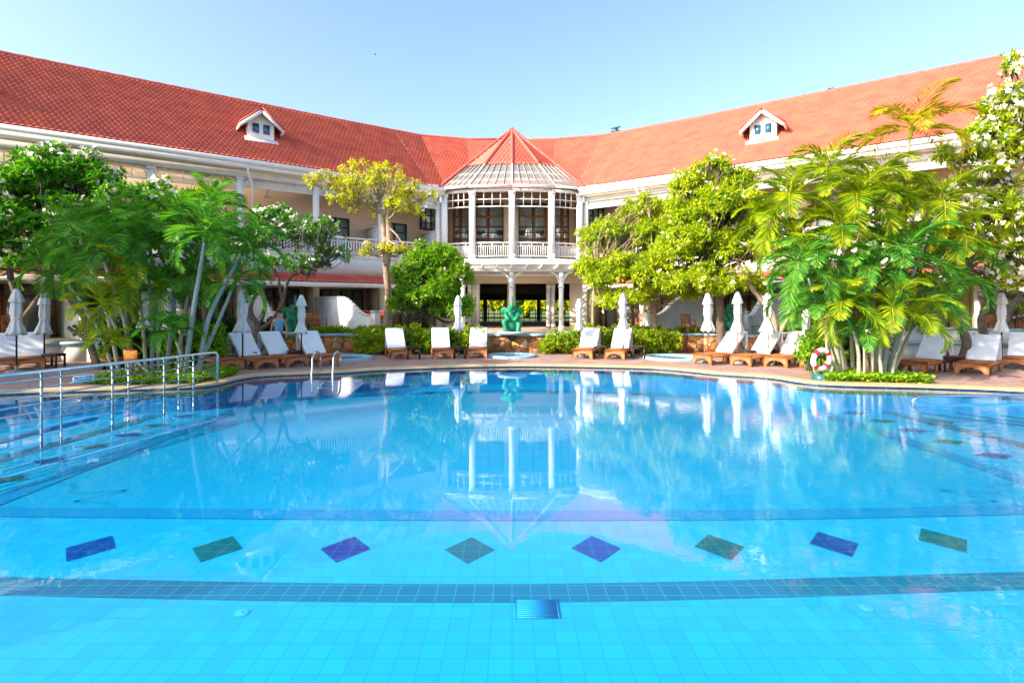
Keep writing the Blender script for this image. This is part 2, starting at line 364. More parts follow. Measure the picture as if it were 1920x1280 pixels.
bands = [("floor_band", [(-11, 5.2), (-8, 5.0), (-4.6, 4.78), (0, 4.66), (4.6, 4.87), (8, 5.1), (12, 5.5)], .30, PT_BAND),
         ("floor_band", [(-8.35, 4.9), (-8.4, 7.5), (-8.3, 10), (-8.2, 12.3)], .34, PT_BAND),
         ("floor_band", [(9.15, 5.2), (9.2, 7.5), (9.2, 10), (8.9, 12.7)], .34, PT_BAND),
         ("floor_band", [(-6.6, 6.5), (-6.65, 9), (-6.6, 13)], .34, PT_BAND2), ("floor_band", [(7.3, 6.6), (7.35, 9), (7.3, 13)], .34, PT_BAND2),
         ("floor_band", [(-9, 6.55), (-4, 6.45), (0, 6.38), (4, 6.45), (9, 6.75)], .30, PT_BAND2),
         ("floor_band", [(-9.45, 4.9), (-9.5, 7.5), (-9.45, 10), (-9.35, 12)], .22, PT_NAVY),
         ("floor_band", [(-6.4, 14.2), (-3.5, 15.2), (0, 15.9), (3.5, 15.4), (5.6, 14.7)], .3, PT_BAND2)]
for i, (nm, pts, wd, m) in enumerate(bands): struct(ribbon(nm, pts, wd, (-.496, -.492, -.492, -.488, -.488, -.492, -.488, -.492)[i], m))
for k in range(3):   # curved underwater steps in the right-hand bay
    struct(ribbon("floor_step_line", [(9.6+.8*k, 12.6-.1*k), (10.5+.6*k, 11.4), (12+.5*k, 10.0), (13.8+.4*k, 8.6)], .09, -.484, PT_BAND))
def diamond(x, y, a, c, m, z=-.496):
    b = MB(); b.quad((x-a, y, z), (x, y-c, z), (x+a, y, z), (x, y+c, z)); struct(b.build("floor_diamond", m))
for i in range(8):
    X = [-4.37, -3.05, -1.72, -.437, .87, 2.16, 3.40, 4.62][i]; diamond(X, [5.53, 5.52, 5.51, 5.49, 5.52, 5.56, 5.63, 5.72][i], .26, .30, PT_NAVY if i % 2 == 0 else PT_TEAL)
for i, Y in enumerate([7.74, 8.65, 9.54, 10.4, 11.26, 12.2]): diamond(-7.48 if i else -7.3, Y, .30, .20, PT_TEAL if i % 2 == 0 else PT_NAVY)
for i, Y in enumerate([8.96, 9.88, 10.78, 11.68, 12.56]): diamond(8.1, Y, .32, .20, PT_NAVY if i % 2 == 0 else PT_TEAL)
for i in range(7): diamond(-3.6+1.2*i, 15.45-.05*abs(i-3)**2*.8+.15, .2, .16, PT_NAVY if i % 2 else PT_TEAL, -.484)
# lily-like floor motifs left and right
for sgn, cx in ((1, 0), (-1, .6)):
    for P in ([(-6.45, 7.55), (-6.12, 7.45), (-5.95, 7.18)], [(-5.97, 7.15), (-5.6, 7.19), (-5.22, 7.29)], [(-5.24, 7.25), (-5.45, 7.03), (-5.62, 6.85)], [(-5.62, 6.83), (-5.15, 6.79), (-4.9, 6.55)]):
        struct(ribbon("floor_motif", [(x*sgn+cx, y) for x, y in P], .09, -.494, PT_MOTIF))
# drains
def drain(px_, py_, r, lab):
    Y = 2.45*1000/(py_-575); t = thing("floor_drain", lab, "drain", (px(px_, Y), Y, -.496), group="round pool floor fittings")
    b = MB(); b.lathe([(.0, .004), (r*.75, .004), (r, .0)], 20); b.build("rim", mat("pale_blue_plastic", (.05, .36, .60), .4), t)
    b = MB(); b.lathe([(.0, .006), (r*.22, .005)], 10); b.build("cap", PT_BAND, t)
drain(455, 1137, .055, "round pale floor drain just below the dark tile band, left of centre")
drain(1280+345, 1128, .055, "round pale floor drain just below the dark tile band at the right")
drain(603, 949, .05, "small round drain beyond the fainter blue band, left of centre")
g = thing("main_drain", "square slatted drain grate in the pool floor, touching the dark band near the centre", "drain", (.205, 4.41, -.494))
b = MB()
for i in range(9): b.box(-.17, .17, -.12+.03*i-.01, -.12+.03*i+.01, 0, .004)
b.box(-.169, .169, -.134, .134, .0, .0015); b.box(-.18, -.17, -.135, .135, 0, .005); b.box(.17, .18, -.135, .135, 0, .005); b.build("grate", mat("pale_teal_grate", (.004, .23, .50), .5), g)

# retaining wall and terrace
WALL = [(-40, -6), (-25, 7), (-20, 14), (-16.4, 18.1), (-13.2, 18.7), (-11.3, 20.1), (-9.6, 21.5), (-7, 22.35), (-3, 22.4), (0, 22.3), (3, 22.4), (7.4, 22.6), (9.4, 21.7), (11.3, 20.2), (13.4, 18.8), (16.6, 18.1), (20, 14), (25, 7), (40, -6)]
WP = [Vector((q.x, q.y)) for q in catmull([(x, y, 0) for x, y in WALL], 4)]
def wallpiece(name, P, wd, z0, z1, m, parent=None):
    b = MB(); k = len(P); O = []
    for i, p in enumerate(P):
        d = (P[min(i+1, k-1)]-P[max(i-1, 0)]).normalized(); s_ = Vector((-d.y, d.x))*wd/2; O.append((p+s_, p-s_))
    for i in range(k-1):
        (a1, a2), (b1, b2) = O[i], O[i+1]
        b.hexa([(a1.x, a1.y, z0), (a2.x, a2.y, z0), (b1.x, b1.y, z0), (b2.x, b2.y, z0), (a1.x, a1.y, z1), (a2.x, a2.y, z1), (b1.x, b1.y, z1), (b2.x, b2.y, z1)])
    return b.build(name, m, parent)
rw = thing("retaining_wall", "low garden wall with blue-grey coping behind the loungers, stone-faced in the middle", "garden wall", (0, 21, 0)); rw.location = (0, 0, 0)
def sub(x0, x1): return [p for p in WP if x0 <= p.x <= x1]
wallpiece("plaster_face", sub(-40, -9.8), .3, .05, .70, PALEBLUE, rw); wallpiece("plaster_face", sub(10.0, 40), .3, .05, .70, PALEBLUE, rw)
wallpiece("stone_face", sub(-11, 11), .34, .05, .775, STONE, rw)
wallpiece("coping", sub(-10.4, 10.4), .46, .78, .88, STONEBLUE, rw); wallpiece("coping", sub(-40, -10.2), .46, .70, .79, STONEBLUE, rw); wallpiece("coping", sub(10.2, 40), .46, .70, .79, STONEBLUE, rw)
ter = [tuple(p) for p in WP]+[(500, -6), (500, 500), (-500, 500), (-500, -6)]
struct(sheet("terrace", [ter], .74, LAWN))
struct(sheet("terrace_paving", [[(-3.4, 22.2), (3.4, 22.2), (4.6, 28), (4.6, 47), (-4.6, 47), (-4.6, 28)]], .75, PAVE2))
# planter kerb walls on the upper right terrace
for k, (P, lab) in enumerate([([(9.8, 23.4), (13.5, 20.9), (17, 19.6), (22, 15)], "pale plaster planter wall on the right terrace behind the dark tree trunks")]):
    pw = thing("planter_wall", lab, "garden wall")
    Q = [Vector((q.x, q.y)) for q in catmull([(x, y, 0) for x, y in P], 5)]
    wallpiece("wall_body", Q, .3, .74, 1.15, PALEBLUE, pw); wallpiece("coping", Q, .38, 1.15, 1.22, STONEBLUE, pw)

# ------------------------------------------------------------------ hotel
H = thing("hotel_building", "long two-storey white and peach hotel with red tiled roofs and a central glass-roofed bay", "building")
U = Vector((.819, .574)); NR = Vector((-.574, .819)); CL = Vector((-4, 30.9))
def W(side, s, n_, z):
    p = CL - U*s + NR*n_; return (p.x*(-1 if side > 0 else 1), p.y, z)
def wbox(b, side, s0, s1, n0, n1, z0, z1): b.hexa([W(side, s, n_, z) for z in (z0, z1) for n_ in (n0, n1) for s in (s0, s1)])
def tiles(b, A, B, C, D, pitch=.22, course=.29, amp=.028, step=.05):
    """A-B along the eave, D-C along the ridge (D above A)."""
    A, B, C, D = [np.array(q, float) for q in (A, B, C, D)]
    ud = (B-A)/max(1e-6, np.linalg.norm(B-A)); nrm = np.cross(ud, (D+C)/2-(A+B)/2); nrm /= np.linalg.norm(nrm)
    if nrm[2] < 0: nrm = -nrm
    vd = np.cross(nrm, ud); hv = abs(np.dot((D+C)/2-A, vd)); nv = max(2, int(hv/course)); nu = max(4, int(max(np.linalg.norm(B-A), np.linalg.norm(C-D))*6/pitch))
    rows = []
    for j in range(nv):
        rows += [(j/nv, 1.), ((j+1)/nv-1e-4, 0.)]
    V = []
    tt = np.linspace(0, 1, nu+1)[:, None]
    for v, st in rows:
        P = (A+(D-A)*v)*(1-tt)+(B+(C-B)*v)*tt; ua = (P-A)@ud; h = amp*np.abs(np.cos(np.pi*(ua/pitch+.5*(len(V)//2))))+step*st; V.append(P+nrm*h[:, None])
    V = np.concatenate(V); m_ = nu+1; i, j = np.meshgrid(np.arange(len(rows)-1), np.arange(nu), indexing='ij'); i = i.ravel(); j = j.ravel()
    b.add(V, np.stack([i*m_+j, i*m_+j+1, (i+1)*m_+j+1, (i+1)*m_+j], 1))
WL = 27.
EH, RH = 8.9, 13.64
Epts = [(-4.58, 30.5), (-3.83, 30.9), (-2.28, 31.36)]; Rpts = [(-7.8, 35.46), (-6.15, 36.45), (-3.1, 37.3)]
for side in (-1, 1):
    f = 1 if side < 0 else -1
    b = MB()
    tiles(b, W(side, .7, 0, EH), W(side, WL, 0, EH), W(side, WL, 6, RH), (Rpts[0][0]*f, Rpts[0][1], RH))
    tiles(b, (Epts[0][0]*f, Epts[0][1], EH), (Epts[1][0]*f, Epts[1][1], EH), (Rpts[1][0]*f, Rpts[1][1], RH), (Rpts[0][0]*f, Rpts[0][1], RH))
    tiles(b, (Epts[1][0]*f, Epts[1][1], EH), (Epts[2][0]*f, Epts[2][1], EH), (Rpts[2][0]*f, Rpts[2][1], RH), (Rpts[1][0]*f, Rpts[1][1], RH))
    if side < 0: tiles(b, (-2.28, 31.36, EH), (2.28, 31.36, EH), (3.1, 37.3, RH), (-3.1, 37.3, RH))
    # back slopes
    b.quad(W(side, -3, 12, EH), W(side, WL, 12, EH), W(side, WL, 6, RH-.02), W(side, -4, 6, RH-.02))
    rf = b.build("roof", TILE, H)
    b = MB()
    pts = [W(side, s, 6, RH+.03) for s in np.linspace(WL, 5, 60)]+[(Rpts[0][0]*f, Rpts[0][1], RH+.03), (Rpts[1][0]*f, Rpts[1][1], RH+.03), (Rpts[2][0]*f, Rpts[2][1], RH+.03), (0, 37.3, RH+.03)]
    b.tube(pts, [.11 if i % 2 else .125 for i in range(len(pts))], 8); b.build("ridge_cap", RIDGE, rf)
    b = MB()   # mortar lines in the valleys between the roof facets
    for (ex, ey), (rx, ry) in zip(Epts, Rpts):
        b.beam((ex*f, ey, EH+.04), (rx*f, ry, RH+.04), .07, .02)
    b.build("valley_flashing", mat("grey_mortar", (.42, .22, .18), .8), rf)
    # gutter, fascia, soffit
    b = MB(); wbox(b, side, -.1, WL, -.16, .04, 8.66, 8.88); wbox(b, side, -.1, WL, -.08, .06, 8.45, 8.657); b.build("gutter_fascia", WHITE, H)
    b = MB(); wbox(b, side, 0, WL, .063, 2.58, 8.42, 8.47); b.build("soffit", PEACHL, H)
    b = MB(); wbox(b, side, 0, WL, .42, .74, 8.13, 8.417); b.build("verandah_beam", OFFWHITE, H)
    # walls
    b = MB(); wbox(b, side, -1.7, WL, 2.6, 2.9, .7, 8.42); b.build("wall", PEACH, H)
    b = MB(); wbox(b, side, WL-.3, WL, .3, 11.5, .7, 8.4); b.tri(W(side, WL-.1, .2, 8.4), W(side, WL-.1, 11.8, 8.4), W(side, WL-.1, 6, 13.5)); wbox(b, side, -1.5, WL-.31, 11.2, 11.5, .7, 8.4); b.build("rear_wall", PEACH, H)
    b = MB(); wbox(b, side, -.4, WL, .3, 2.597, 4.5, 4.75); wbox(b, side, -.4, WL, .25, .5, 3.62, 4.497); b.build("balcony_slab", OFFWHITE, H)
    b = MB(); wbox(b, side, -.2, WL, .24, .44, 4.78, 4.83); b.build("slab_moulding", WHITE, H)
    # canopy roof over the ground floor
    b = MB(); tiles(b, W(side, .5, -.75, 3.2), W(side, WL, -.75, 3.2), W(side, WL, .25, 3.66), W(side, .5, .25, 3.66), .26, .28, .035, .03); cn = b.build("canopy_roof", TILE, H)
    b = MB(); wbox(b, side, .5, WL, -.82, -.7, 2.98, 3.2); wbox(b, side, .5, WL, -.697, 2.59, 3.08, 3.13); b.build("canopy_fascia", WHITE, cn)
    # columns, frieze, balustrade, partitions
    for k in range(8):
        s = 3.5*k
        b = MB(); wbox(b, side, s-.14, s+.14, .46, .72, .75, 8.128); wbox(b, side, s-.17, s+.17, .43, .75, 8.0, 8.125); wbox(b, side, s-.18, s+.18, .42, .76, 4.84, 5.02)
        for sg in (-1, 1):   # curved brackets
            if k == 0 and sg < 0: continue
            q = [W(side, s+sg*(.14+.42*(1-math.cos(a))), .59, 7.66+.44*math.sin(a)) for a in np.linspace(0, math.pi/2, 6)]; b.tube(q, .035, 5)
        b.build("column", WHITE, H)
        if k == 7: break
        b = MB(); s0, s1 = s+.14, s+3.36
        glass_bay = (side < 0 and k in (3, 4, 5))
        zb = 7.72 if not glass_bay else 7.55
        wbox(b, side, s0, s1, .55, .63, zb, zb+.06)
        nm = 8 if not glass_bay else 6
        for i in range(1, nm): wbox(b, side, s0+(s1-s0)*i/nm-.018, s0+(s1-s0)*i/nm+.018, .56, .62, zb+.06, 8.13)
        fz = b.build("frieze_frame", WHITE, H)
        b = MB()
        if glass_bay: wbox(b, side, s0, s1, .585, .595, zb+.06, 8.13); b.build("transom_pane", GLASS, fz)
        else:
            for z in np.arange(zb+.08, 8.10, .055): wbox(b, side, s0, s1, .575, .605, z, z+.038)
            b.build("louvre", WHITE, fz)
        b = MB(); wbox(b, side, s0, s1, .50, .60, 5.60, 5.68); wbox(b, side, s0, s1, .52, .58, 5.44, 5.48); wbox(b, side, s0, s1, .52, .58, 4.88, 4.93)
        nb = 22
        for i in range(nb):
            c = s0+(s1-s0)*(i+.5)/nb; wbox(b, side, c-.025, c+.025, .53, .57, 4.93, 5.44 if i % 4 else 5.60)
        b.build("balustrade", WHITE, H)
        b = MB(); wbox(b, side, s-.08, s+.08, .73, 2.59, 4.752, 6.45); wbox(b, side, s-.11, s+.11, .73, 2.585, 6.453, 6.52); b.build("balcony_partition", OFFWHITE, H)
    # downpipes
    for s in ((17.1, 16.0, 10.25) if side < 0 else (3.7, 3.35)):
        b = MB(); q = [W(side, s, -.05, 8.5), W(side, s, -.02, 8.35), W(side, s+.25*(-1 if side < 0 else 1), .38, 7.75), W(side, s+.25*(-1 if side < 0 else 1), .38, 4.9)]; b.tube(q, .05, 8); b.build("downpipe", WHITE, H)
    # openings
    def opening(name, s0, s1, z0, z1, nc, bars, fm, doorlike, cur):
        b = MB(); t = .05
        wbox(b, side, s0, s1, 2.47, 2.598, z1-t, z1); wbox(b, side, s0, s0+t, 2.47, 2.598, z0, z1-t-.001); wbox(b, side, s1-t, s1, 2.47, 2.598, z0, z1-t-.001)
        if not doorlike: wbox(b, side, s0+t+.001, s1-t-.001, 2.47, 2.598, z0, z0+t)
        for i in range(1, nc):
            c = s0+(s1-s0)*i/nc; wbox(b, side, c-.025, c+.025, 2.50, 2.57, z0+.002, z1-t-.002)
        for z in bars: wbox(b, side, s0+t, s1-t, 2.505, 2.565, z-.022, z+.022)
        o = b.build(name, fm, H)
        if doorlike:
            a = (s1-s0)/nc
            for i in range(1, nc-1) if nc > 3 else range(nc//2, nc):
                b = MB(); c0, c1 = s0+a*i+.03, s0+a*(i+1)-.03; wbox(b, side, c0, c0+.09, 2.515, 2.56, z0+.01, z1-.5); wbox(b, side, c1-.09, c1, 2.515, 2.56, z0+.01, z1-.5); wbox(b, side, c0+.091, c1-.091, 2.515, 2.56, z0+.01, z0+.3); wbox(b, side, c0+.091, c1-.091, 2.515, 2.56, z1-.6, z1-.5)
                b.build("door_leaf", mat("warm_door_timber", (.34, .13, .05), .5), o)
        b = MB(); wbox(b, side, s0+t, s1-t, 2.535, 2.54, z0+.01, z1-t); b.build("pane", GLASS, o)
        b = MB(); wbox(b, side, s0+t, s1-t, 2.592, 2.597, z0+.01, z1-t); b.build("room_shade_panel", ROOMD, o)  # dark sheet on the solid wall, coloured as the unlit room behind
        if cur:
            b = MB()
            for a0, a1 in cur:
                q0, q1 = s0+(s1-s0)*a0, s0+(s1-s0)*a1; m_ = 14
                for i in range(m_):
                    u0, u1 = q0+(q1-q0)*i/m_, q0+(q1-q0)*(i+1)/m_; n0, n1 = (2.575, 2.589) if i % 2 else (2.589, 2.575); b.quad(W(side, u0, n0, z0+.03), W(side, u1, n1, z0+.03), W(side, u1, n1, z1-t), W(side, u0, n0, z1-t))
            b.build("curtain", CURT, o)
    opening("window", -.85, .22, 6.75, 8.15, 3, [7.2, 7.65], DARK, False, [(.04, .96)])
    for k in range(7):
        s = 3.5*k
        opening("balcony_door", s+1.15, s+2.65, 4.76, 6.98, 2, [6.45], DARK, True, [(.04, .49), (.53, .96)])
        opening("patio_door", s+.35, s+2.75, .76, 2.95, 4, [2.45], BROWN, True, [(.03, .48), (.55, .97)])
        b = MB(); wbox(b, side, s-.09, s+.09, .8, 2.59, .75, 3.07); b.build("ground_floor_pier", PEACHL, H)
        b = MB(); wbox(b, side, s-1.2+3.5, s+.9+3.5 if k < 6 else s+3.4, -2.2, 2.59, .744, .762); struct(b.build("patio_paving", PAVE2))
    # dormer
    for sc_ in (9.33, 21.2):
     n0 = 2.0; d = MB(); hw = .62
     zr = lambda n_: 8.9+.79*n_
     zf = zr(n0)-.05; ze = 11.35; zt = 11.95
     Pf = [W(side, sc_-hw, n0, zf), W(side, sc_+hw, n0, zf), W(side, sc_+hw, n0, ze), W(side, sc_, n0, zt-.08), W(side, sc_-hw, n0, ze)]
     d.add(Pf, np.array([(0, 1, 2, 3, 4)]))
     nb_ = (ze-8.9)/.79
     for sg in (-1, 1): d.tri(W(side, sc_+sg*hw, n0, zf), W(side, sc_+sg*hw, nb_+.05, ze), W(side, sc_+sg*hw, n0, ze))
     wbox(d, side, sc_-hw-.16, sc_+hw+.16, n0-.32, n0+.02, zf-.22, zf-.05)
     for a, c in ((n0-.3, n0-.02),): d.hexa([W(side, s_, n_, z) for (z, n_) in ((zf-.1, n0-.3), (zf+.04, n0-.002)) for (n_, s_) in ((n_, sc_-hw-.14), (n_, sc_+hw+.14))]+[W(side, s_, n_, z) for (z, n_) in ((zf-.02, n0-.3), (zf+.14, n0-.002)) for (n_, s_) in ((n_, sc_-hw-.14), (n_, sc_+hw+.14))])
     dm = d.build("dormer", WHITE, H)
     b = MB()
     for sg in (-1, 1):
         so_ = sc_+sg*(hw+.42); zo = ze-.26; no = n0-.32
         a1 = W(side, sc_, no, zt+.05); a2 = W(side, so_, no, zo); a3 = W(side, so_, (zo-8.9)/.79+.25, zo); a4 = W(side, sc_, (zt-8.9)/.79+.25, zt+.05)
         tiles(b, a2, a3, a4, a1, .26, .27, .03, .03)
         b.beam(a1, a4, .14, .1)
         b.beam(Vector(a1)+Vector((0, 0, .04)), Vector(a2)+Vector((0, 0, .04)), .12, .09)
     b.build("dormer_roof", RIDGE, dm)
     b = MB()
     for sg in (-1, 1):
         so_ = sc_+sg*(hw+.40); zo = ze-.26; no = n0-.33
         b.beam(W(side, sc_, no, zt-.08), W(side, so_, no, zo-.11), .05, .16)
         b.beam(W(side, so_, no+.03, zo-.10), W(side, so_, (zo-8.9)/.79, zo-.10), .06, .15)
     b.build("bargeboard", WHITE, dm)
     b = MB()
     for c in (-.25, .25): wbox(b, side, sc_+c-.15, sc_+c+.15, n0-.03, n0-.005, zf+.38, zf+.86)
     b.build("dormer_pane", BLUEGL, dm)

# ---- central bay (tower)
TV = [(-4.22, 31.0), (-2.45, 30.35), (0, 30.1), (2.45, 30.35), (4.22, 31.0)]; APEX = Vector((0, 33.4, 13.05)); TE = 8.9
def onhip(i, t, dz=0): v = Vector((TV[i][0], TV[i][1], TE)); return tuple(v.lerp(APEX, t)+Vector((0, 0, dz)))
b = MB(); G = .35
for i in range(4): tiles(b, onhip(i, G), onhip(i+1, G), onhip(i+1, .995), onhip(i, .995), .25, .28, .035, .03)
for sg in (-1, 1):
    v = (sg*4.22, 31.0, TE); tiles(b, v, (sg*6.0, 35.2, TE), tuple(APEX), tuple(APEX), .25, .28, .035, .03)
tr_ = b.build("bay_roof", mat("clay_bay_tile", (.62, .13, .08), .55, (.5, .09, .06), 9., .15, 50), H)
b = MB()
for i in range(5):
    t0 = G if 0 < i < 4 else 0
    q = [Vector(onhip(i, t0+(1-t0)*j/24, .06)) for j in range(25)]; b.tube(q, [.10 if j % 2 else .12 for j in range(25)], 8)
b.tube([APEX+Vector((0, 0, -.1)), APEX+Vector((0, 0, .15))], [.2, .1], 10); b.build("hip_cap", RIDGE, tr_)
b = MB()
for i in range(4): b.quad(onhip(i, 0), onhip(i+1, 0), onhip(i+1, G+.02), onhip(i, G+.02))
gr = b.build("glass_roof", ROOFGL, H)
b = MB()
for i in range(4):
    for j in range(1, 5):
        a = Vector(onhip(i, 0)).lerp(Vector(onhip(i+1, 0)), j/5); c = Vector(onhip(i, G)).lerp(Vector(onhip(i+1, G)), j/5); b.beam(a+Vector((0, -.02, .03)), c+Vector((0, -.02, .03)), .035, .04)
b.build("glazing_bar", mat("grey_metal", (.38, .37, .34), .5), gr)
b = MB()
for i in range(5): b.beam(Vector(onhip(i, 0))+Vector((0, -.02, .04)), Vector(onhip(i, G))+Vector((0, -.02, .04)), .09, .06)
for k in (.33, .66):   # purlins seen through the glass
    for i in range(4): b.beam(Vector(onhip(i, G*k))-Vector((0, 0, .1)), Vector(onhip(i+1, G*k))-Vector((0, 0, .1)), .07, .1)
b.build("glass_roof_rafter", WHITE, gr)
TI = [(-3.95, 31.25), (-2.28, 30.65), (0, 30.45), (2.28, 30.65), (3.95, 31.25)]
b = MB()
for i in range(4):
    a, c = TV[i], TV[i+1]; b.beam((a[0], a[1], TE-.06), (c[0], c[1], TE-.06), .14, .13); b.beam((TI[i][0], TI[i][1], 8.66), (TI[i+1][0], TI[i+1][1], 8.66), .16, .16)
b.build("bay_gutter", WHITE, H)
for i in range(5):
    b = MB(); x, y = TI[i]; b.box(x-.17, x+.17, y-.17, y+.17, 4.5, 8.58); b.box(x-.2, x+.2, y-.2, y+.2, 4.6, 5.0); b.box(x-.2, x+.2, y-.2, y+.2, 8.42, 8.57); b.build("bay_column", WHITE, H)
for i in range(4):
    a, c = Vector((*TI[i], 0)), Vector((*TI[i+1], 0)); d = (c-a).normalized(); a = a+d*.18; c = c-d*.18
    b = MB(); Z = lambda p, z: (p.x, p.y, z)
    for z, h in ((7.74, .06), (8.16, .045)): b.beam(Z(a, z), Z(c, z), .06, h)
    for j in range(1, 4): q = a.lerp(c, j/4); b.box(q.x-.02, q.x+.02, q.y-.03, q.y+.03, 7.77, 8.58)
    b.build("bay_transom", WHITE, H)
    b = MB()
    for z, h in ((5.66, .08), (5.48, .04), (4.90, .06)): b.beam(Z(a, z), Z(c, z), .08, h)
    for j in range(15):
        q = a.lerp(c, (j+.5)/15); b.box(q.x-.022, q.x+.022, q.y-.022, q.y+.022, 4.93, 5.62 if j % 5 == 2 else 5.46)
    b.build("balustrade", WHITE, H)
b = MB(); poly = [(-4.25, 31.15), (-2.45, 30.4), (0, 30.2), (2.45, 30.4), (4.25, 31.15), (4.6, 34.3), (-4.6, 34.3)]; b.prism(poly, 4.42, 4.74); b.build("bay_floor_slab", WHITE, H)
b = MB(); b.box(-4.35, 4.35, 34.3, 34.5, 4.42, 10.8); b.build("bay_rear_wall", PEACH, H)
def bayopen(x0, x1, z0, z1, nc, name="bay_window"):
    Y = 34.3; b = MB(); t = .05; b.box(x0, x1, Y-.12, Y-.002, z1-t, z1); b.box(x0, x0+t, Y-.12, Y-.002, z0, z1-t-.001); b.box(x1-t, x1, Y-.12, Y-.002, z0, z1-t-.001)
    for i in range(1, nc): c = x0+(x1-x0)*i/nc; b.box(c-.03, c+.03, Y-.1, Y-.03, z0, z1-t)
    for z in (6.35, 6.75, 7.12): b.box(x0+t, x1-t, Y-.09, Y-.04, z-.03, z+.03)
    o = b.build(name, DARK, H)
    b = MB(); b.box(x0+t, x1-t, Y-.1, Y-.045, 7.7, 7.82); b.box(x0+t, x1-t, Y-.1, Y-.045, 6.22, 6.31)
    for i in range(nc):
        if i % 2 == (0 if x0 < 0 else 1) and nc > 1: c0 = x0+(x1-x0)*i/nc+.03; c1 = x0+(x1-x0)*(i+1)/nc-.03; b.box(c0, c0+.14, Y-.085, Y-.05, z0, z1-.1); b.box(c1-.14, c1, Y-.085, Y-.05, z0, z1-.1)
    b.build("door_leaf", MATS["warm_door_timber"], o)
    b = MB(); b.box(x0+t, x1-t, Y-.065, Y-.06, z0, z1-t); b.build("pane", GLASS, o)
    b = MB(); b.box(x0+t, x1-t, Y-.012, Y-.006, z0, z1-t); b.build("room_shade_panel", ROOMD, o)  # room darkness put in as a coloured sheet behind the bay curtain
    b = MB()
    for lo, hi in ((z0, 6.6), (6.9, z1-t)):
        m_ = 24
        for i in range(m_):
            u0, u1 = x0+t+(x1-x0-2*t)*i/m_, x0+t+(x1-x0-2*t)*(i+1)/m_; y0, y1 = (Y-.03, Y-.015) if i % 2 else (Y-.015, Y-.03); b.quad((u0, y0, lo), (u1, y1, lo), (u1, y1, hi), (u0, y0, hi))
    b.build("curtain", CURT, o)
for x0, x1, nc in ((-3.78, -2.72, 2), (-2.40, -.55, 2), (.42, 2.22, 2), (2.62, 3.66, 2)): bayopen(x0, x1, 4.76, 8.62, nc)
# lobby beneath the bay
b = MB(); Y0, Y1 = 32.6, 32.95
for x0, x1 in ((-5.2, -3.55), (-2.72, -1.98), (-.28, .2), (2.1, 2.62), (3.55, 5.2)): b.box(x0, x1, Y0, Y1, .74, 3.42)
b.box(-5.2, 5.2, Y0-.003, Y1, 3.422, 4.418); b.build("lobby_wall", PEACHL, H)
for x in (-2.6, -2.1, -.04, 2.22, 2.52):
    b = MB(); b.box(x-.09, x+.09, Y0-.12, Y0-.002, .74, 3.3); b.box(x-.13, x+.13, Y0-.16, Y0-.002, .74, .95); b.box(x-.12, x+.12, Y0-.15, Y0-.002, 3.18, 3.32); b.build("lobby_pilaster", WHITE, H)
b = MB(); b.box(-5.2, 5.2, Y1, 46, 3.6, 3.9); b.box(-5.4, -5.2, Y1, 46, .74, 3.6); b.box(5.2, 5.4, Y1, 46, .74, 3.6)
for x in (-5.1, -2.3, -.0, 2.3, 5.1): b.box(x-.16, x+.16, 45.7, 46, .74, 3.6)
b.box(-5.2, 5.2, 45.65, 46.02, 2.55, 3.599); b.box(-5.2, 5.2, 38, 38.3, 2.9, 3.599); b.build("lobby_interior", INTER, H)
b = MB()
for z in (1.05, 1.4, 1.75): b.box(-5.1, 5.1, 45.2, 45.25, z-.03, z+.03)
for x in np.arange(-5, 5.1, .5): b.box(x-.03, x+.03, 45.2, 45.25, .76, 1.75)
b.build("lobby_railing", DARK, H)
# pergola in front of the lobby
pg = thing("pergola", "white slatted pergola on posts in front of the dark lobby doorway", "pergola", (0, 28.5, .75)); pg.location = (0, 0, 0)
b = MB()
for y in np.arange(26.9, 30.1, .24): b.beam((-3.25, y, 4.14), (3.25, y, 4.14), .09, .05)
b.build("slats", WHITE, pg)
b = MB()
for x in (-3.1, -2.3, -1.5, -.75, 0, .75, 1.5, 2.3, 3.1): b.beam((x, 26.75, 4.05), (x, 32.4, 4.05), .07, .12)
b.beam((-3.2, 27.8, 3.9), (3.2, 27.8, 3.9), .14, .17); b.beam((-3.2, 31.6, 3.9), (3.2, 31.6, 3.9), .14, .17); b.build("rafter", WHITE, pg)
for x in (-2.56, 2.56, -.03):
    b = MB(); b.box(x-.11, x+.11, 27.69, 27.91, .75, 3.81); b.box(x-.15, x+.15, 27.65, 27.95, .75, 1.0); b.box(x-.14, x+.14, 27.66, 27.94, 3.0, 3.1)
    for sg in (-1, 1): b.tube([(x+sg*(.1+.5*(1-math.cos(a))), 27.8, 3.2+.6*math.sin(a)) for a in np.linspace(0, math.pi/2, 7)], .045, 6)
    b.build("post", WHITE, pg)

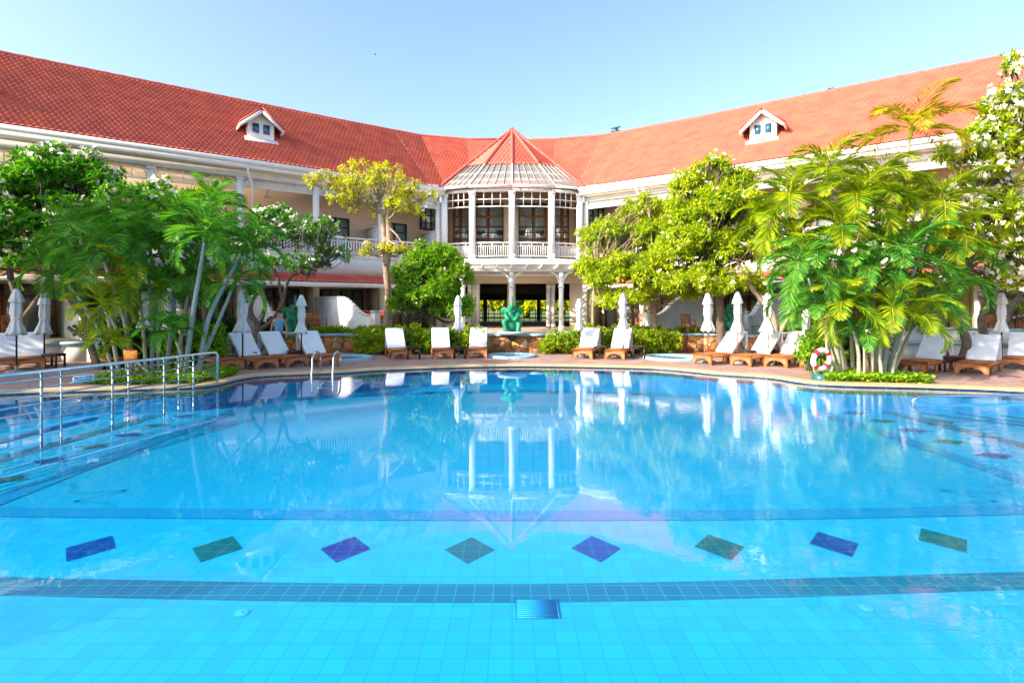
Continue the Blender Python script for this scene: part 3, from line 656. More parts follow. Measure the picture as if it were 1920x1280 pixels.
# curved garden privacy walls
def privacy(x0, y0, x1, y1, hh, lab):
    t = thing("patio_wall", lab, "garden wall", (x0, y0, .74), math.atan2(y1-y0, x1-x0), "curved white patio divider walls"); L_ = math.hypot(x1-x0, y1-y0)
    top = [(0, hh), (L_*.45, hh)] + [(L_*(.45+.42*u), hh-(hh-.85)*(.5-.5*math.cos(math.pi*u))) for u in np.linspace(.1, 1, 9)] + [(L_*.95, .85)]
    b = MB(); k = len(top)
    P = [(x, -.08, z) for x, z in top]+[(x, .08, z) for x, z in top]+[(x, -.08, 0) for x, z in top]+[(x, .08, 0) for x, z in top]
    F = []
    for i in range(k-1): F += [(i, i+1, k+i+1, k+i), (2*k+i, 2*k+i+1, i+1, i), (3*k+i, 3*k+i+1, k+i+1, k+i)]
    F += [(0, k, 3*k, 2*k), (k-1, 2*k-1, 4*k-1, 3*k-1)]; b.add(P, np.array(F)); b.build("wall_body", OFFWHITE, t)
    b = MB()
    for i in range(k-1): b.beam((top[i][0], 0, top[i][1]+.02), (top[i+1][0], 0, top[i+1][1]+.02), .22, .05)
    b.build("wall_cap", WHITE, t)
    b = MB(); b.box(L_*.95+.002, L_*.95+.3, -.15, .15, 0, 1.0); b.box(L_*.95-.02, L_*.95+.33, -.18, .18, 1.003, 1.07); b.build("end_pier", WHITE, t)
def pv(pa, Ya, pb, Yb, hh, lab): privacy(px(pa, Ya), Ya, px(pb, Yb), Yb, hh, lab)
pv(592, 27.2, 706, 24.8, 1.72, "white scalloped patio wall left of the pale-trunked yellow tree")
pv(462, 24.6, 520, 22.6, 1.72, "white scalloped patio wall behind the bare-branched dark trunk and the standing person")
pv(110, 22.3, 168, 20.2, 1.5, "white scalloped patio wall glimpsed behind the left palm clump")
pv(305, 22.6, 352, 20.6, 1.6, "white scalloped patio wall hidden in the middle of the left palm clump")
pv(1330, 27.2, 1212, 24.6, 1.72, "grey-shaded patio wall running behind the right-hand umbrellas toward the lime trees")
pv(1475, 24.6, 1392, 22.6, 1.80, "tall curved patio wall behind the right elephant statue")
pv(1750, 20.5, 1690, 18.6, 1.5, "low patio wall behind the right palm clump")

# pendant lamps
def pendant(side, s, lab):
    x, y, z = W(side, s, 1.6, 8.41); t = thing("pendant_lamp", lab, "lamp", (x, y, z), group="verandah pendant lamps")
    b = MB(); b.tube([(0, 0, 0), (0, 0, -.75)], .012, 5); b.build("cord", BLACKM, t); b = MB(); b.lathe([(.02, -.72), (.05, -.78), (.17, -.86), (.17, -.88), (.03, -.84)], 14); b.build("shade", WHITE, t)
pendant(-1, 9.1, "small pendant lamp hanging under the left verandah ceiling"); pendant(1, 1.8, "small pendant lamp hanging under the right verandah ceiling near the bay")

# ------------------------------------------------------------------ pool fittings
xr = lambda Y: -7.35-(13.3-Y)*.2174
rl = thing("pool_railing", "long stainless steel railing with six thin bars standing in the left of the pool", "railing")
b = MB(); b.tube([(xr(13.3), 13.3, -.3), (xr(13.3), 13.3, .80), (xr(13.25), 13.25, .855), (xr(13.1), 13.1, .87), (xr(9), 9, .87), (xr(4.5), 4.5, .87)], .034, 10); o = b.build("top_rail", STEEL, rl, True)
for z in (.745, .60, .46, .32, .18, .04):
    b = MB(); b.tube([(xr(13.3), 13.3, z), (xr(4.5), 4.5, z)], .019, 6); b.build("bar", mat("dull_steel", (.50, .58, .62), .25, metal=1.), rl, True)
for k, pp in enumerate((78, 115, 211, 241, 308, 335, 363, -60, -100, -260)):
    Y = 10.241/(.2174-(pp-960)/1000); b = MB(); rr = .021 if k % 2 == 0 else .015; b.tube([(xr(Y), Y, -.45), (xr(Y), Y, .85)], rr, 8); b.build("post", mat("brushed_steel", (.20, .30, .34), .32, metal=1.), rl, True)
Ys = 9.85; ang = math.atan2(4.6, 1.0)
sg_ = thing("notice_plate", "small white notice plate tied between bars of the steel pool railing", "sign", (xr(Ys)+.03, Ys+.0, .60), ang)
b = MB(); b.box(-.04, .36, -.01, .0, 0, .125); b.build("plate", WPLAS, sg_)
b = MB(); rnd = random.Random(4); xx = -.01
for wl in (4, 3, 2, 2, 4):
    for i in range(wl):
        b.box(xx, xx+.005, -.013, -.0105, .066, .098); b.box(xx+.006, xx+.013, -.013, -.0105, .066+.014*rnd.randint(0, 2), .074+.014*rnd.randint(0, 1)); xx += .0175
    xx += .016
xx = .02
for i in range(26): b.box(xx, xx+.006, -.013, -.0105, .028, .036+.006*(i % 3)); xx += .0115
b.build("lettering", mat("blue_black_ink", (.02, .06, .12), .5), sg_)
ld = thing("pool_ladder", "pair of curved steel ladder handrails at the far left pool edge", "ladder")
for xx in (px(588, 15.4), px(627, 15.4)):
    b = MB(); q = [(xx, 15.95, .1), (xx, 15.95, .45)]+[(xx, 15.62+.33*math.cos(a), .45+.24*math.sin(a)) for a in np.linspace(.2, math.pi-.2, 9)]+[(xx+.01, 15.26, .3), (xx+.03, 15.12, -.1), (xx+.03, 15.1, -.42)]
    b.tube(q, .026, 8); b.build("handrail", STEEL, ld, True)
for z in (-.1, -.3):
    b = MB(); b.box(px(588, 15.4)+.03, px(627, 15.4)+.02, 15.05, 15.15, z-.015, z+.015); b.build("tread", STEEL, ld)
hr = thing("submerged_handrail", "low steel handrail hairpin just above the water in the right bay", "handrail")
b = MB(); b.tube([(9.2, 11.15, -.42), (8.55, 11.13, -.3), (8.36, 11.12, -.06), (8.36, 11.12, .05), (8.45, 11.12, .12), (8.7, 11.13, .135), (10.8, 11.2, .15), (14, 11.2, .17)], .03, 8); b.build("rail", STEEL, hr, True)
b = MB(); b.tube([(10.9, 11.2, .15), (10.9, 11.2, -.45)], .02, 6); b.build("rail_post", STEEL, hr, True)

# fountain basins
def basin(x, y, r, lab):
    t = thing("fountain_basin", lab, "basin", (x, y, .1), group="low ground basins in front of the wall")
    b = MB(); b.lathe([(r, 0), (r, .07), (r-.05, .09), (r*.76, .09), (r*.74, .03)], 16, fold=.015, foldn=8); b.build("rim", STONEBLUE, t)
    b = MB(); b.lathe([(r*.745, .035), (.001, .035)], 16); b.build("basin_water", NAVYW, t)
basin(0, 20.35, .95, "octagonal blue-grey basin on the deck below the middle elephant"); basin(px(640, 19.4), 19.4, 1.15, "octagonal basin at the left end of the hedge, right of the leaning umbrellas"); basin(px(1262, 19.6), 19.6, 1.1, "octagonal basin right of the hedge, near the stone wall")

# ------------------------------------------------------------------ elephants
def remesh(bm, name, m, vox=.025, sm=4):
    me = bpy.data.meshes.new("tmp"); bm.to_mesh(me); bm.free(); o = bpy.data.objects.new("tmp", me); col.objects.link(o)
    a = o.modifiers.new("r", 'REMESH'); a.mode = 'VOXEL'; a.voxel_size = vox; s_ = o.modifiers.new("s", 'SMOOTH'); s_.iterations = sm; s_.factor = .5
    dg = bpy.context.evaluated_depsgraph_get(); nm = bpy.data.meshes.new_from_object(o.evaluated_get(dg)); bpy.data.objects.remove(o); nm.name = name
    nm.materials.clear(); nm.materials.append(m); nm.polygons.foreach_set("use_smooth", np.ones(len(nm.polygons), bool)); return nm
def ball(bm, c, r, rot=None):
    M = Matrix.Translation(c)
    if rot: M = M @ rot
    bmesh.ops.create_uvsphere(bm, u_segments=18, v_segments=12, radius=1, matrix=M @ Matrix.Diagonal((*r, 1)))
def limb(bm, pts, rad, k=8):
    P = catmull(pts, k); m_ = len(P)
    for i, p in enumerate(P):
        f = i/(m_-1)*(len(rad)-1); j = min(int(f), len(rad)-2); r = rad[j]+(rad[j+1]-rad[j])*(f-j); bmesh.ops.create_icosphere(bm, subdivisions=2, radius=r, matrix=Matrix.Translation(p))
bm = bmesh.new()
ball(bm, (0, .02, .36), (.30, .27, .38)); ball(bm, (0, -.02, .66), (.22, .19, .22)); ball(bm, (0, -.06, .90), (.17, .17, .16)); ball(bm, (-.09, -.1, .97), (.08, .1, .08)); ball(bm, (.09, -.1, .97), (.08, .1, .08))
for sg in (-1, 1):
    limb(bm, [(sg*.22, .05, .35), (sg*.29, -.16, .40), (sg*.27, -.24, .24), (sg*.24, -.28, .06)], [.15, .13, .10, .105])
    limb(bm, [(sg*.19, -.05, .74), (sg*.25, -.2, .66), (sg*.15, -.32, .50)], [.10, .085, .085])
    ball(bm, (sg*.31, .02, .84), (.17, .035, .14), Matrix.Rotation(sg*.35, 4, 'Y') @ Matrix.Rotation(sg*.3, 4, 'Z'))
    limb(bm, [(sg*.08, -.2, .83), (sg*.1, -.3, .82), (sg*.09, -.37, .88)], [.028, .022, .012])
limb(bm, [(0, -.14, .90), (0, -.26, .96), (0, -.27, 1.10), (.01, -.20, 1.26), (.02, -.2, 1.40)], [.10, .085, .06, .045, .035])
ball(bm, (0, -.2, .76), (.07, .09, .04))
EM = remesh(bm, "elephant_body", GREEN)
bm = bmesh.new()
def elephant(x, y, z, rz, sc, lab):
    t = thing("elephant_statue", lab, "statue", (x, y, z), rz, "green seated elephant fountain statues"); t.scale = (sc,)*3
    o = bpy.data.objects.new("body", EM); col.objects.link(o); o.parent = t
def bowl(x, y, z, r, lab):
    t = thing("stone_bowl", lab, "bowl", (x, y, z), group="round stone bowls under the elephants")
    b = MB(); b.lathe([(.001, .0), (r*.5, -.0), (r*.85, .03), (r, .10), (r, .14), (r*.9, .16), (.001, .15)], 28); b.build("bowl_body", mat("pale_blue_stone", (.50, .60, .66), .6, (.42, .53, .6), 5), t, True)
    b = MB(); b.lathe([(.05, -.24), (.12, -.18), (.2, -.02), (.001, .0)], 12); b.build("spout_corbel", mat("dark_spout", (.03, .05, .09), .5), t)
bowl(0, 22.15, .82, .62, "pale stone bowl on the wall coping under the middle elephant"); elephant(0, 22.2, .96, 0, 1.06, "green elephant statue with raised trunk in front of the lobby, middle one of three")
bowl(px(549, 22.0), 22.0, .82, .66, "pale stone bowl on the wall coping under the left elephant"); elephant(px(549, 22.0), 22.05, .96, .7, 1.06, "green elephant statue behind the closed umbrella at the left, beside the standing person")
bowl(px(1374, 22.2), 22.2, .82, .64, "pale stone bowl on the wall coping under the right elephant"); elephant(px(1372, 22.2), 22.25, .96, -.45, 1.05, "green elephant statue half behind two closed umbrellas at the right")

# ------------------------------------------------------------------ person
def skinmesh(verts, edges, radii, name, m, parent, sub=2):
    me = bpy.data.meshes.new(name); me.from_pydata(verts, edges, []); o = bpy.data.objects.new(name, me); col.objects.link(o)
    sk_ = o.modifiers.new("s", 'SKIN'); sk_.use_smooth_shade = True
    if not me.skin_vertices: me.skin_vertices.new()
    for v, r in zip(me.skin_vertices[0].data, radii): v.radius = r if hasattr(r, '__len__') else (r, r)
    me.skin_vertices[0].data[0].use_root = True
    s_ = o.modifiers.new("b", 'SUBSURF'); s_.levels = sub; s_.render_levels = sub
    dg = bpy.context.evaluated_depsgraph_get(); nm = bpy.data.meshes.new_from_object(o.evaluated_get(dg)); bpy.data.objects.remove(o)
    nm.materials.clear(); nm.materials.append(m); nm.polygons.foreach_set("use_smooth", np.ones(len(nm.polygons), bool))
    o = bpy.data.objects.new(name, nm); col.objects.link(o); o.parent = parent; return o
pe = thing("person", "person in light blue sleeveless top and navy shorts walking behind the left loungers", "person", (px(523, 19.6), 19.6, .1), .35)
v = [(0, 0, .95), (0, .01, 1.15), (0, 0, 1.38), (0, -.01, 1.50), (0, -.02, 1.60), (0, -.03, 1.70)]
r = [(.14, .10), (.125, .09), (.15, .09), (.055, .055), (.075, .085), (.08, .09)]; e = [(0, 1), (1, 2), (2, 3), (3, 4), (4, 5)]
for sg in (-1, 1):
    i = len(v); v += [(sg*.09, 0, .86), (sg*.10, -.05*sg, .50), (sg*.10, -.08*sg+.02, .10), (sg*.11, -.08*sg-.12, .04)]; r += [.085, .058, .04, .032]; e += [(0, i), (i, i+1), (i+1, i+2), (i+2, i+3)]
    i = len(v); v += [(sg*.17, 0, 1.40), (sg*.25, .02, 1.14), (sg*.27, -.05, .90), (sg*.27, -.08, .82)]; r += [.055, .04, .03, (.032, .018)]; e += [(2, i), (i, i+1), (i+1, i+2), (i+2, i+3)]
    hx = sg*.27
    for q in range(4): j = len(v); v.append((hx+sg*.004, -.115+.022*q, .73+.006*abs(q-1.5))); r.append(.009); e.append((i+3, j))
    j = len(v); v.append((hx-sg*.02, -.13, .79)); r.append(.010); e.append((i+3, j))
skinmesh(v, e, r, "body", SKIN, pe)
skinmesh([(0, 0, .93), (0, .01, 1.12), (0, 0, 1.34), (0, 0, 1.43), (.14, 0, 1.42), (-.14, 0, 1.42)], [(0, 1), (1, 2), (2, 3), (3, 4), (3, 5)], [(.165, .125), (.155, .12), (.175, .115), (.12, .08), .065, .065], "top", SHIRT, pe)
skinmesh([(0, 0, .93), (.095, 0, .84), (-.095, 0, .84), (.105, -.03, .60), (-.105, .03, .60)], [(0, 1), (0, 2), (1, 3), (2, 4)], [(.165, .125), .11, .11, .095, .095], "shorts", SHORTS, pe)
bm = bmesh.new(); ball(bm, (0, .015, 1.70), (.092, .10, .11)); ball(bm, (0, .06, 1.62), (.07, .06, .09)); hm = remesh(bm, "hair", HAIR, .02, 3)
o = bpy.data.objects.new("hair", hm); col.objects.link(o); o.parent = pe
b = MB()
for sg in (-1, 1): b.lathe([(.001, .012), (.010, .006), (.012, 0), (.001, -.012)], 8, (sg*.03, -.105, 1.665))
b.build("eye", HAIR, pe); b = MB(); b.tube([(0, -.112, 1.67), (0, -.13, 1.635), (0, -.112, 1.63)], [.008, .014, .01], 6); b.build("nose", SKIN, pe)

# ------------------------------------------------------------------ loungers
def make_lounger():
    t = thing("sun_lounger", "x", "sun lounger", group="teak sun loungers around the pool")
    Wd = .34
    b = MB()
    for sg in (-1, 1): b.box(sg*Wd-.025, sg*Wd+.025, .0, 1.95, .24, .34)
    b.box(-Wd+.026, Wd-.026, 1.90, 1.95, .24, .335)
    b.build("frame", TEAK, t)
    b = MB(); pts = [(-.37, 0), (-.37, .345), (.37, .345), (.37, 0), (.28, 0)]+[(.26*math.cos(a), .05+.16*math.sin(a)) for a in np.linspace(.3, math.pi-.3, 9)]+[(-.28, 0)]
    k = len(pts); T = tessellate_polygon([[Vector((x, z, 0)) for x, z in pts]])
    b.add([(x, -.045, z) for x, z in pts]+[(x, .0, z) for x, z in pts], np.array([(i, (i+1) % k, k+(i+1) % k, k+i) for i in range(k)])); b.f.append(np.array(T)); b.f.append(np.array(T)+k); b.build("foot_panel", TEAK, t)
    for y in (.62, 1.70):
        for sg in (-1, 1): b = MB(); b.box(sg*.33-.035, sg*.33+.035, y, y+.09, 0, .239); b.build("leg", TEAK, t)
    b = MB()
    for i in range(13): b.box(-.31, .31, .03+i*.085, .03+i*.085+.062, .345, .362)
    b.build("seat_slats", TEAK, t)
    a = R(42); y0, z0 = 1.12, .36; L_ = .95; c, s_ = math.cos(a), math.sin(a)
    b = MB()
    for i in range(9):
        u = .05+i*.1; M = Matrix.Translation((0, y0+u*c, z0+u*s_)) @ Matrix.Rotation(a, 4, 'X'); b.box(-.3, .3, -.03, .03, -.02, 0, M)
    for sg in (-1, 1): b.beam((sg*.3, y0, z0), (sg*.3, y0+L_*c, z0+L_*s_), .04, .045); b.beam((sg*.24, y0+.62*c, z0+.62*s_), (sg*.24, y0+.85, .30), .03, .03)
    b.build("backrest", TEAK, t)
    # mattress folded over the backrest
    prof = [(-.04, .0), (-.07, .05), (.0, .085)]+[(L_*u, .085+.008*math.sin(u*9)) for u in (.15, .3, .5, .7, .85)]+[(L_+.02, .08), (L_+.07, .04), (L_+.07, -.02)]
    P = [(y0+u*c-w_*s_, z0+u*s_+w_*c) for u, w_ in prof]
    bx_, bz_ = P[-1]; P += [(bx_+.02, bz_-.12), (bx_+.03, bz_-.32), (bx_+.03, .30)]
    In = [(y0+.0*c, z0+.012)]+[(y0+u*c-.005*s_, z0+u*s_+.005*c) for u in (.3, .6, L_)]+[(bx_-.03, bz_-.15), (bx_-.03, .31)]
    loop = P+In[::-1]; k = len(loop); hw = .335; xs = [(-hw, .02), (-hw+.02, .0), (hw-.02, .0), (hw, .02)]
    cx_ = np.mean([p[0] for p in loop]); b = MB(); V = []
    for x, sh in xs:
        for (y, z) in loop: V.append((x, y+(.02 if sh and y < y0+.3 else 0), z-sh*.8))
    F = [(i*k+j, i*k+(j+1) % k, (i+1)*k+(j+1) % k, (i+1)*k+j) for i in range(3) for j in range(k)]
    b.add(V, np.array(F)); T = tessellate_polygon([[Vector((y, z, 0)) for y, z in loop]]); b.f.append(np.array(T)); b.f.append(np.array(T)+3*k)
    o = b.build("mattress", CUSH, t); bevel(o, .025, 3); smooth_by_angle(o, 35)
    return t
LG = make_lounger(); lfirst = True
def lounger(pp, py, head, lab):
    """pp,py pixel of the foot panel base; head = heading of the head end, degrees clockwise from away-from-camera"""
    global lfirst
    Y = 1.9*1000/(py-575); X = px(pp, Y)
    rz = -R(head)
    if lfirst: LG.location = (X, Y, .1); LG.rotation_euler = (0, 0, rz); LG['label'] = lab; lfirst = False
    else: dup(LG, (X, Y, .1), rz, lab)
lounger(2, 697, -42, "sun lounger cut off by the left edge of the picture")
lounger(53, 694, -40, "sun lounger beside the leftmost closed umbrella, left of the dark side table")
lounger(228, 694, -50, "sun lounger half hidden behind the orange sign and the left palms")
lounger(433, 695, -52, "sun lounger just beyond the end of the steel railing, behind leaning palm stems")
lounger(499, 692, -50, "sun lounger behind the black-poled umbrella, second past the railing end")
lounger(556, 688, -50, "sun lounger in front of the dark branching trunk, third past the railing end")
lounger(618, 687, -42, "sun lounger beside the steel pool ladder, in front of the left elephant")
lounger(752, 674, -20, "sun lounger left of a curved black side table, below the round green tree")
lounger(831, 673, -11, "sun lounger between the round tree's hedge and the umbrella by the middle elephant")
lounger(894, 672, -1, "sun lounger seen straight on just left of the middle stone wall")
lounger(1092, 673, 19, "sun lounger nearest the middle stone wall on its right side")
lounger(1152, 674, 22, "taller-looking sun lounger in front of the right hedge")
lounger(1318, 683, 58, "sun lounger with its head toward the right elephant, first of the sunlit right row")
lounger(1390, 686, 55, "sunlit sun lounger between two wooden-poled umbrellas, middle of the right row")
lounger(1455, 688, 50, "sunlit sun lounger just left of the lifebuoy")
lounger(1524, 691, 50, "sun lounger mostly hidden behind the lifebuoy and right palms")
lounger(1712, 699, 57, "sun lounger just right of the palm clump with drooping fronds over it")
lounger(1822, 703, 51, "sun lounger with sun-dappled back in front of the right-hand dark trunks")
lounger(1905, 693, 50, "sun lounger cut off by the right edge of the picture")

# side tables
def make_table():
    t = thing("side_table", "x", "side table", group="small dark side tables between loungers")
    b = MB(); b.box(-.24, .24, -.2, .2, .42, .455); o = b.build("table_top", DKWOOD, t); bevel(o, .008)
    for sx in (-1, 1):
        for sy in (-1, 1): b = MB(); b.box(sx*.2-.022, sx*.2+.022, sy*.16-.022, sy*.16+.022, 0, .419); b.build("leg", DKWOOD, t)
    for sy in (-1, 1): b = MB(); b.box(-.178, .178, sy*.16-.012, sy*.16+.012, .36, .418); b.build("apron", DKWOOD, t)
    return t
ST = make_table(); tf = True
def table(pp, py, rz, lab):
    global tf
    Y = 1900/(py-575); L_ = (px(pp, Y), Y, .1)
    if tf: ST.location = L_; ST.rotation_euler = (0, 0, rz); ST['label'] = lab; tf = False
    else: dup(ST, L_, rz, lab)
table(101, 690, 0, "dark side table in front of the plain left wall"); table(466, 686, .5, "dark side table behind the first lounger past the railing")
table(553, 683, .5, "dark side table between the loungers near the dark branching trunk"); table(776, 673, .1, "dark side table just right of the lounger under the round tree")
table(862, 672, 0, "dark side table under the umbrella left of the middle stone wall"); table(1125, 672, -.1, "dark side table between the two loungers in front of the right hedge")
table(1196, 672, 0, "dark side table right of the two loungers at the right hedge"); table(1402, 681, -.4, "low side table between the first two sunlit loungers on the right")
table(1460, 681, -.4, "low side table between the last two sunlit loungers left of the lifebuoy"); table(1782, 696, -.3, "dark side table between the two loungers right of the palm clump")

# umbrellas
def make_umbrella(polem, seed):
    t = thing("closed_umbrella", "x", "umbrella", group="closed white pool umbrellas"); rnd = random.Random(seed)
    b = MB(); pr = [(.012, 2.45), (.05, 2.43), (.08, 2.36), (.12, 2.24), (.165, 2.06), (.16, 2.05), (.10, 2.07)]
    b.lathe(pr, 32, fold=.14, foldn=6, ph=seed); cp = b.build("top_flap", CANV, t, True)
    tw = [(.10, 2.15), (.115, 2.0), (.125, 1.85), (.13, 1.72), (.10, 1.58), (.105, 1.48), (.15, 1.34), (.19, 1.22), (.225, 1.11), (.20, 1.10), (.07, 1.3)]
    b.lathe([], 4) if False else None
    b = MB(); V = []; n = 40; lean = rnd.uniform(-.03, .03)
    for i, (r, z) in enumerate(tw):
        for j in range(n):
            a = 2*math.pi*j/n; rr = r*(1+.20*math.cos(6*a+seed+(2.1-z)*1.1)+.09*math.cos(11*a+seed*2+z*3)); V.append((rr*math.cos(a)+lean*(2-z), rr*math.sin(a)*.85, z+(.03*math.cos(6*a+seed) if i > 7 else 0)))
    b.add(V, np.array([(i*n+j, i*n+(j+1) % n, (i+1)*n+(j+1) % n, (i+1)*n+j) for i in range(len(tw)-1) for j in range(n)])); b.build("canopy", CANV, t, True)
    b = MB(); b.lathe([(.118, 1.60), (.124, 1.58), (.116, 1.555)], 20); b.build("tie_strap", CANV, t)
    b = MB(); b.tube([(0, 0, 0), (0, 0, 2.48)], .024, 8); b.build("pole", polem, t, True)
    b = MB(); b.lathe([(.26, 0), (.26, .05), (.22, .07), (.04, .08), (.04, .22)], 20); b.build("base", mat("grey_concrete", (.25, .24, .22), .9), t); return t
UB = [make_umbrella(BLACKM, 1), make_umbrella(REDWOOD, 2), make_umbrella(BLACKM, 3)]; uf = [True]*3
def umb(pp, top, Y, kind, lab, rz=0):
    zt = hz(top, Y); sc = (zt-.1)/2.46; L_ = (px(pp, Y), Y, .1); u = UB[kind]
    if uf[kind]: u.location = L_; u.rotation_euler = (0, 0, rz); u['label'] = lab; u.scale = (sc,)*3; uf[kind] = False
    else: dup(u, L_, rz, lab, scale=sc)
umb(31, 540, 15.4, 0, "closed umbrella at the far left between the first two loungers"); umb(83, 548, 16.6, 2, "closed umbrella with flared hem behind the leftmost side table", 1)
umb(318, 538, 17.5, 0, "closed umbrella showing through the middle of the left palm clump", 2); umb(270, 545, 18.5, 2, "closed umbrella glimpsed left of another inside the left palm clump", .5)
umb(455, 541, 16.6, 0, "closed umbrella on a black pole between the leaning palm stems and the dark branching trunk", .8)
umb(565, 552, 17.3, 2, "closed umbrella in front of the left elephant statue", 2.2); umb(859, 553, 20.0, 0, "closed umbrella in front of the round green tree", 3.0)
umb(1086, 559, 20.6, 2, "shorter closed umbrella right of the pergola post", 1.2); umb(1168, 550, 20.1, 0, "closed umbrella directly behind the taller lounger at the right hedge", 1.9)
umb(1327, 549, 18.2, 1, "closed umbrella left of the right elephant statue"); umb(1383, 547, 18.0, 1, "closed umbrella in front of the right elephant statue", 1.1)
umb(1440, 548, 17.6, 1, "closed umbrella right of the right elephant, left of the sloping tan trunk", 2.3); umb(1512, 575, 17.0, 1, "closed umbrella almost hidden at the left side of the right palm clump", 2.9)
umb(1878, 547, 17.2, 2, "closed umbrella behind the dark forked trunks at the far right", .4)

# patio chairs
def make_chair(m, nm):
    t = thing(nm, "x", "chair"); b = MB(); b.box(-.24, .24, -.22, .22, .42, .46); b.build("seat", m, t)
    for sx in (-1, 1):
        b = MB(); b.box(sx*.22-.02, sx*.22+.02, -.22, -.18, 0, .64); b.build("leg", m, t); b = MB(); b.box(sx*.22-.02, sx*.22+.02, .18, .22, 0, .92); b.build("leg", m, t)
        b = MB(); b.box(sx*.24-.025, sx*.24+.025, -.23, .2, .641, .67); b.build("armrest", m, t)
    b = MB(); b.box(-.2, .2, .185, .215, .86, .92); b.box(-.2, .2, .185, .215, .52, .56)
    for i in range(5): b.box(-.17+.075*i, -.13+.075*i, .19, .21, .56, .86)
    b.build("backrest", m, t); return t
CH = make_chair(TEAK, "patio_chair"); CR = make_chair(REDCUSH, "cane_armchair")
def place(src, first, X, Y, rz, lab, grp, sc=1):
    if first: src.location = (X, Y, .762); src.rotation_euler = (0, 0, rz); src['label'] = lab; src['group'] = grp; src.scale = (sc,)*3
    else: dup(src, (X, Y, .762), rz, lab, grp, sc)
tt = [(583, 25.2, .6, "wooden patio chair just right of the left elephant"), (600, 25.0, 2.6, "wooden patio chair against the scalloped wall right of the left elephant"), (1204, 25.5, -.6, "wooden patio chair under the lime trees, left of the pale trunk"), (1232, 25.6, 2.4, "wooden patio chair just right of the pale trunk under the lime trees"),
      (1290+1, 22.8, .3, "wooden patio chair behind the first sunlit umbrella on the right"), (1868, 19.6, -.4, "wooden patio chair behind the forked trunks at the far right"), (1900, 19.9, 2.2, "wooden patio chair at the right edge behind the loungers"), (20, 19.8, .8, "wooden patio chair in the shade at the far left")]
for i, (pp, Y, rz, lab) in enumerate(tt): place(CH, i == 0, px(pp, Y), Y, rz, lab, "wooden patio chairs")
place(CR, True, px(692, 25.6), 25.6, .5, "red cane armchair left of the pale-trunked yellow tree", "red cane armchairs", 1.15)
place(CR, False, px(712, 25.9), 25.9, -.6, "red cane armchair partly behind the pale tree trunk", "red cane armchairs", 1.15)

# lifebuoy, signs
lb = thing("lifebuoy", "red and white lifebuoy hanging at the left foot of the right palm clump", "lifebuoy", (px(1540, 13.75), 13.75, .64), .25); lb.rotation_euler = (R(8), 0, .25)
def torus(b, R_, r_, a0, a1, n=24, m_=10):
    V = []
    for i in range(n+1):
        a = a0+(a1-a0)*i/n
        for j in range(m_): c = 2*math.pi*j/m_; V.append(((R_+r_*math.cos(c))*math.cos(a), r_*math.sin(c), (R_+r_*math.cos(c))*math.sin(a)))
    b.add(V, np.array([(i*m_+j, i*m_+(j+1) % m_, (i+1)*m_+(j+1) % m_, (i+1)*m_+j) for i in range(n) for j in range(m_)]))
b = MB(); torus(b, .245, .066, 0, 2*math.pi, 48); b.build("ring", WPLAS, lb, True)
b = MB()
for k in range(4): a = R(45+90*k); torus(b, .245, .070, a-.22, a+.22, 8)
b.build("red_band", RED, lb, True)
b = MB(); b.tube([(.30*math.cos(a)+.02, -.06, -.16+.26*math.sin(a)) for a in np.linspace(math.pi*1.02, math.pi*1.98, 14)], .009, 5); b.tube([(.28, 0, -.1), (.34, .0, -.14), (.36, 0, -.25), (.30, 0, -.30), (.22, 0, -.22)], .009, 5); b.build("rope", WPLAS, lb, True)
bs = thing("lifebuoy_stand", "dark post and round base carrying the lifebuoy", "stand", (px(1540, 13.85), 13.85, .1))
b = MB(); b.lathe([(.22, 0), (.23, .1), (.17, .16), (.04, .18)], 20); b.build("base", mat("teal_black_plastic", (.02, .10, .14), .4), bs, True); b = MB(); b.tube([(0, 0, .15), (0, .03, .85)], .02, 8); b.build("post", BLACKM, bs)
os_ = thing("orange_sign", "small orange board with two lines of yellow lettering among the left palms", "sign", (px(245, 13.15), 13.15, .1), -.35)
b = MB(); b.box(-.23, .23, -.015, .015, .58, .83); b.build("board", ORANGE, os_)
b = MB(); rnd = random.Random(7)
for z, x0, nn in ((.735, -.15, 10), (.64, -.12, 8)):
    for i in range(nn):
        x = x0+i*.031; b.box(x, x+.008, -.019, -.0155, z, z+.048); zz = z+rnd.choice((0, .02, .04)); b.box(x+.009, x+.022, -.019, -.0155, zz, zz+.008); b.box(x+.015, x+.021, -.0185, -.0157, z+.012, z+.038)
b.build("lettering", YELLOW, os_); b = MB(); b.box(-.025, .025, .018, .05, 0, .8); b.build("post", BROWN, os_)
ds = thing("menu_stand", "small dark display board on a thin post behind the sunlit loungers", "sign", (px(1475, 19.0), 19.0, .1), -.2)
b = MB(); b.box(-.15, .15, -.02, .0, .72, .96); b.build("board", DKWOOD, ds); b = MB(); b.box(-.17, .17, -.001+.003, .02, .70, .98); b.build("board_frame", PALEBLUE, ds); b = MB(); b.box(-.02, .02, .021, .05, 0, .8); b.build("post", BLACKM, ds)
# bird
bd = thing("bird", "tiny dark bird high in the sky left of the bay roof", "bird", (px(703, 60), 60, hz(103, 60)), .6)
b = MB(); b.tube([(-.14, 0, 0), (-.05, 0, .02), (.08, 0, .02), (.15, 0, .0)], [.01, .04, .04, .008], 8)
b.tri((-.04, .03, .02), (.05, .03, .02), (-.02, .26, .12)); b.tri((-.04, -.03, .02), (.05, -.03, .02), (-.02, -.26, .12)); b.build("body", mat("slate_blue_feather", (.06, .10, .2), .7), bd)

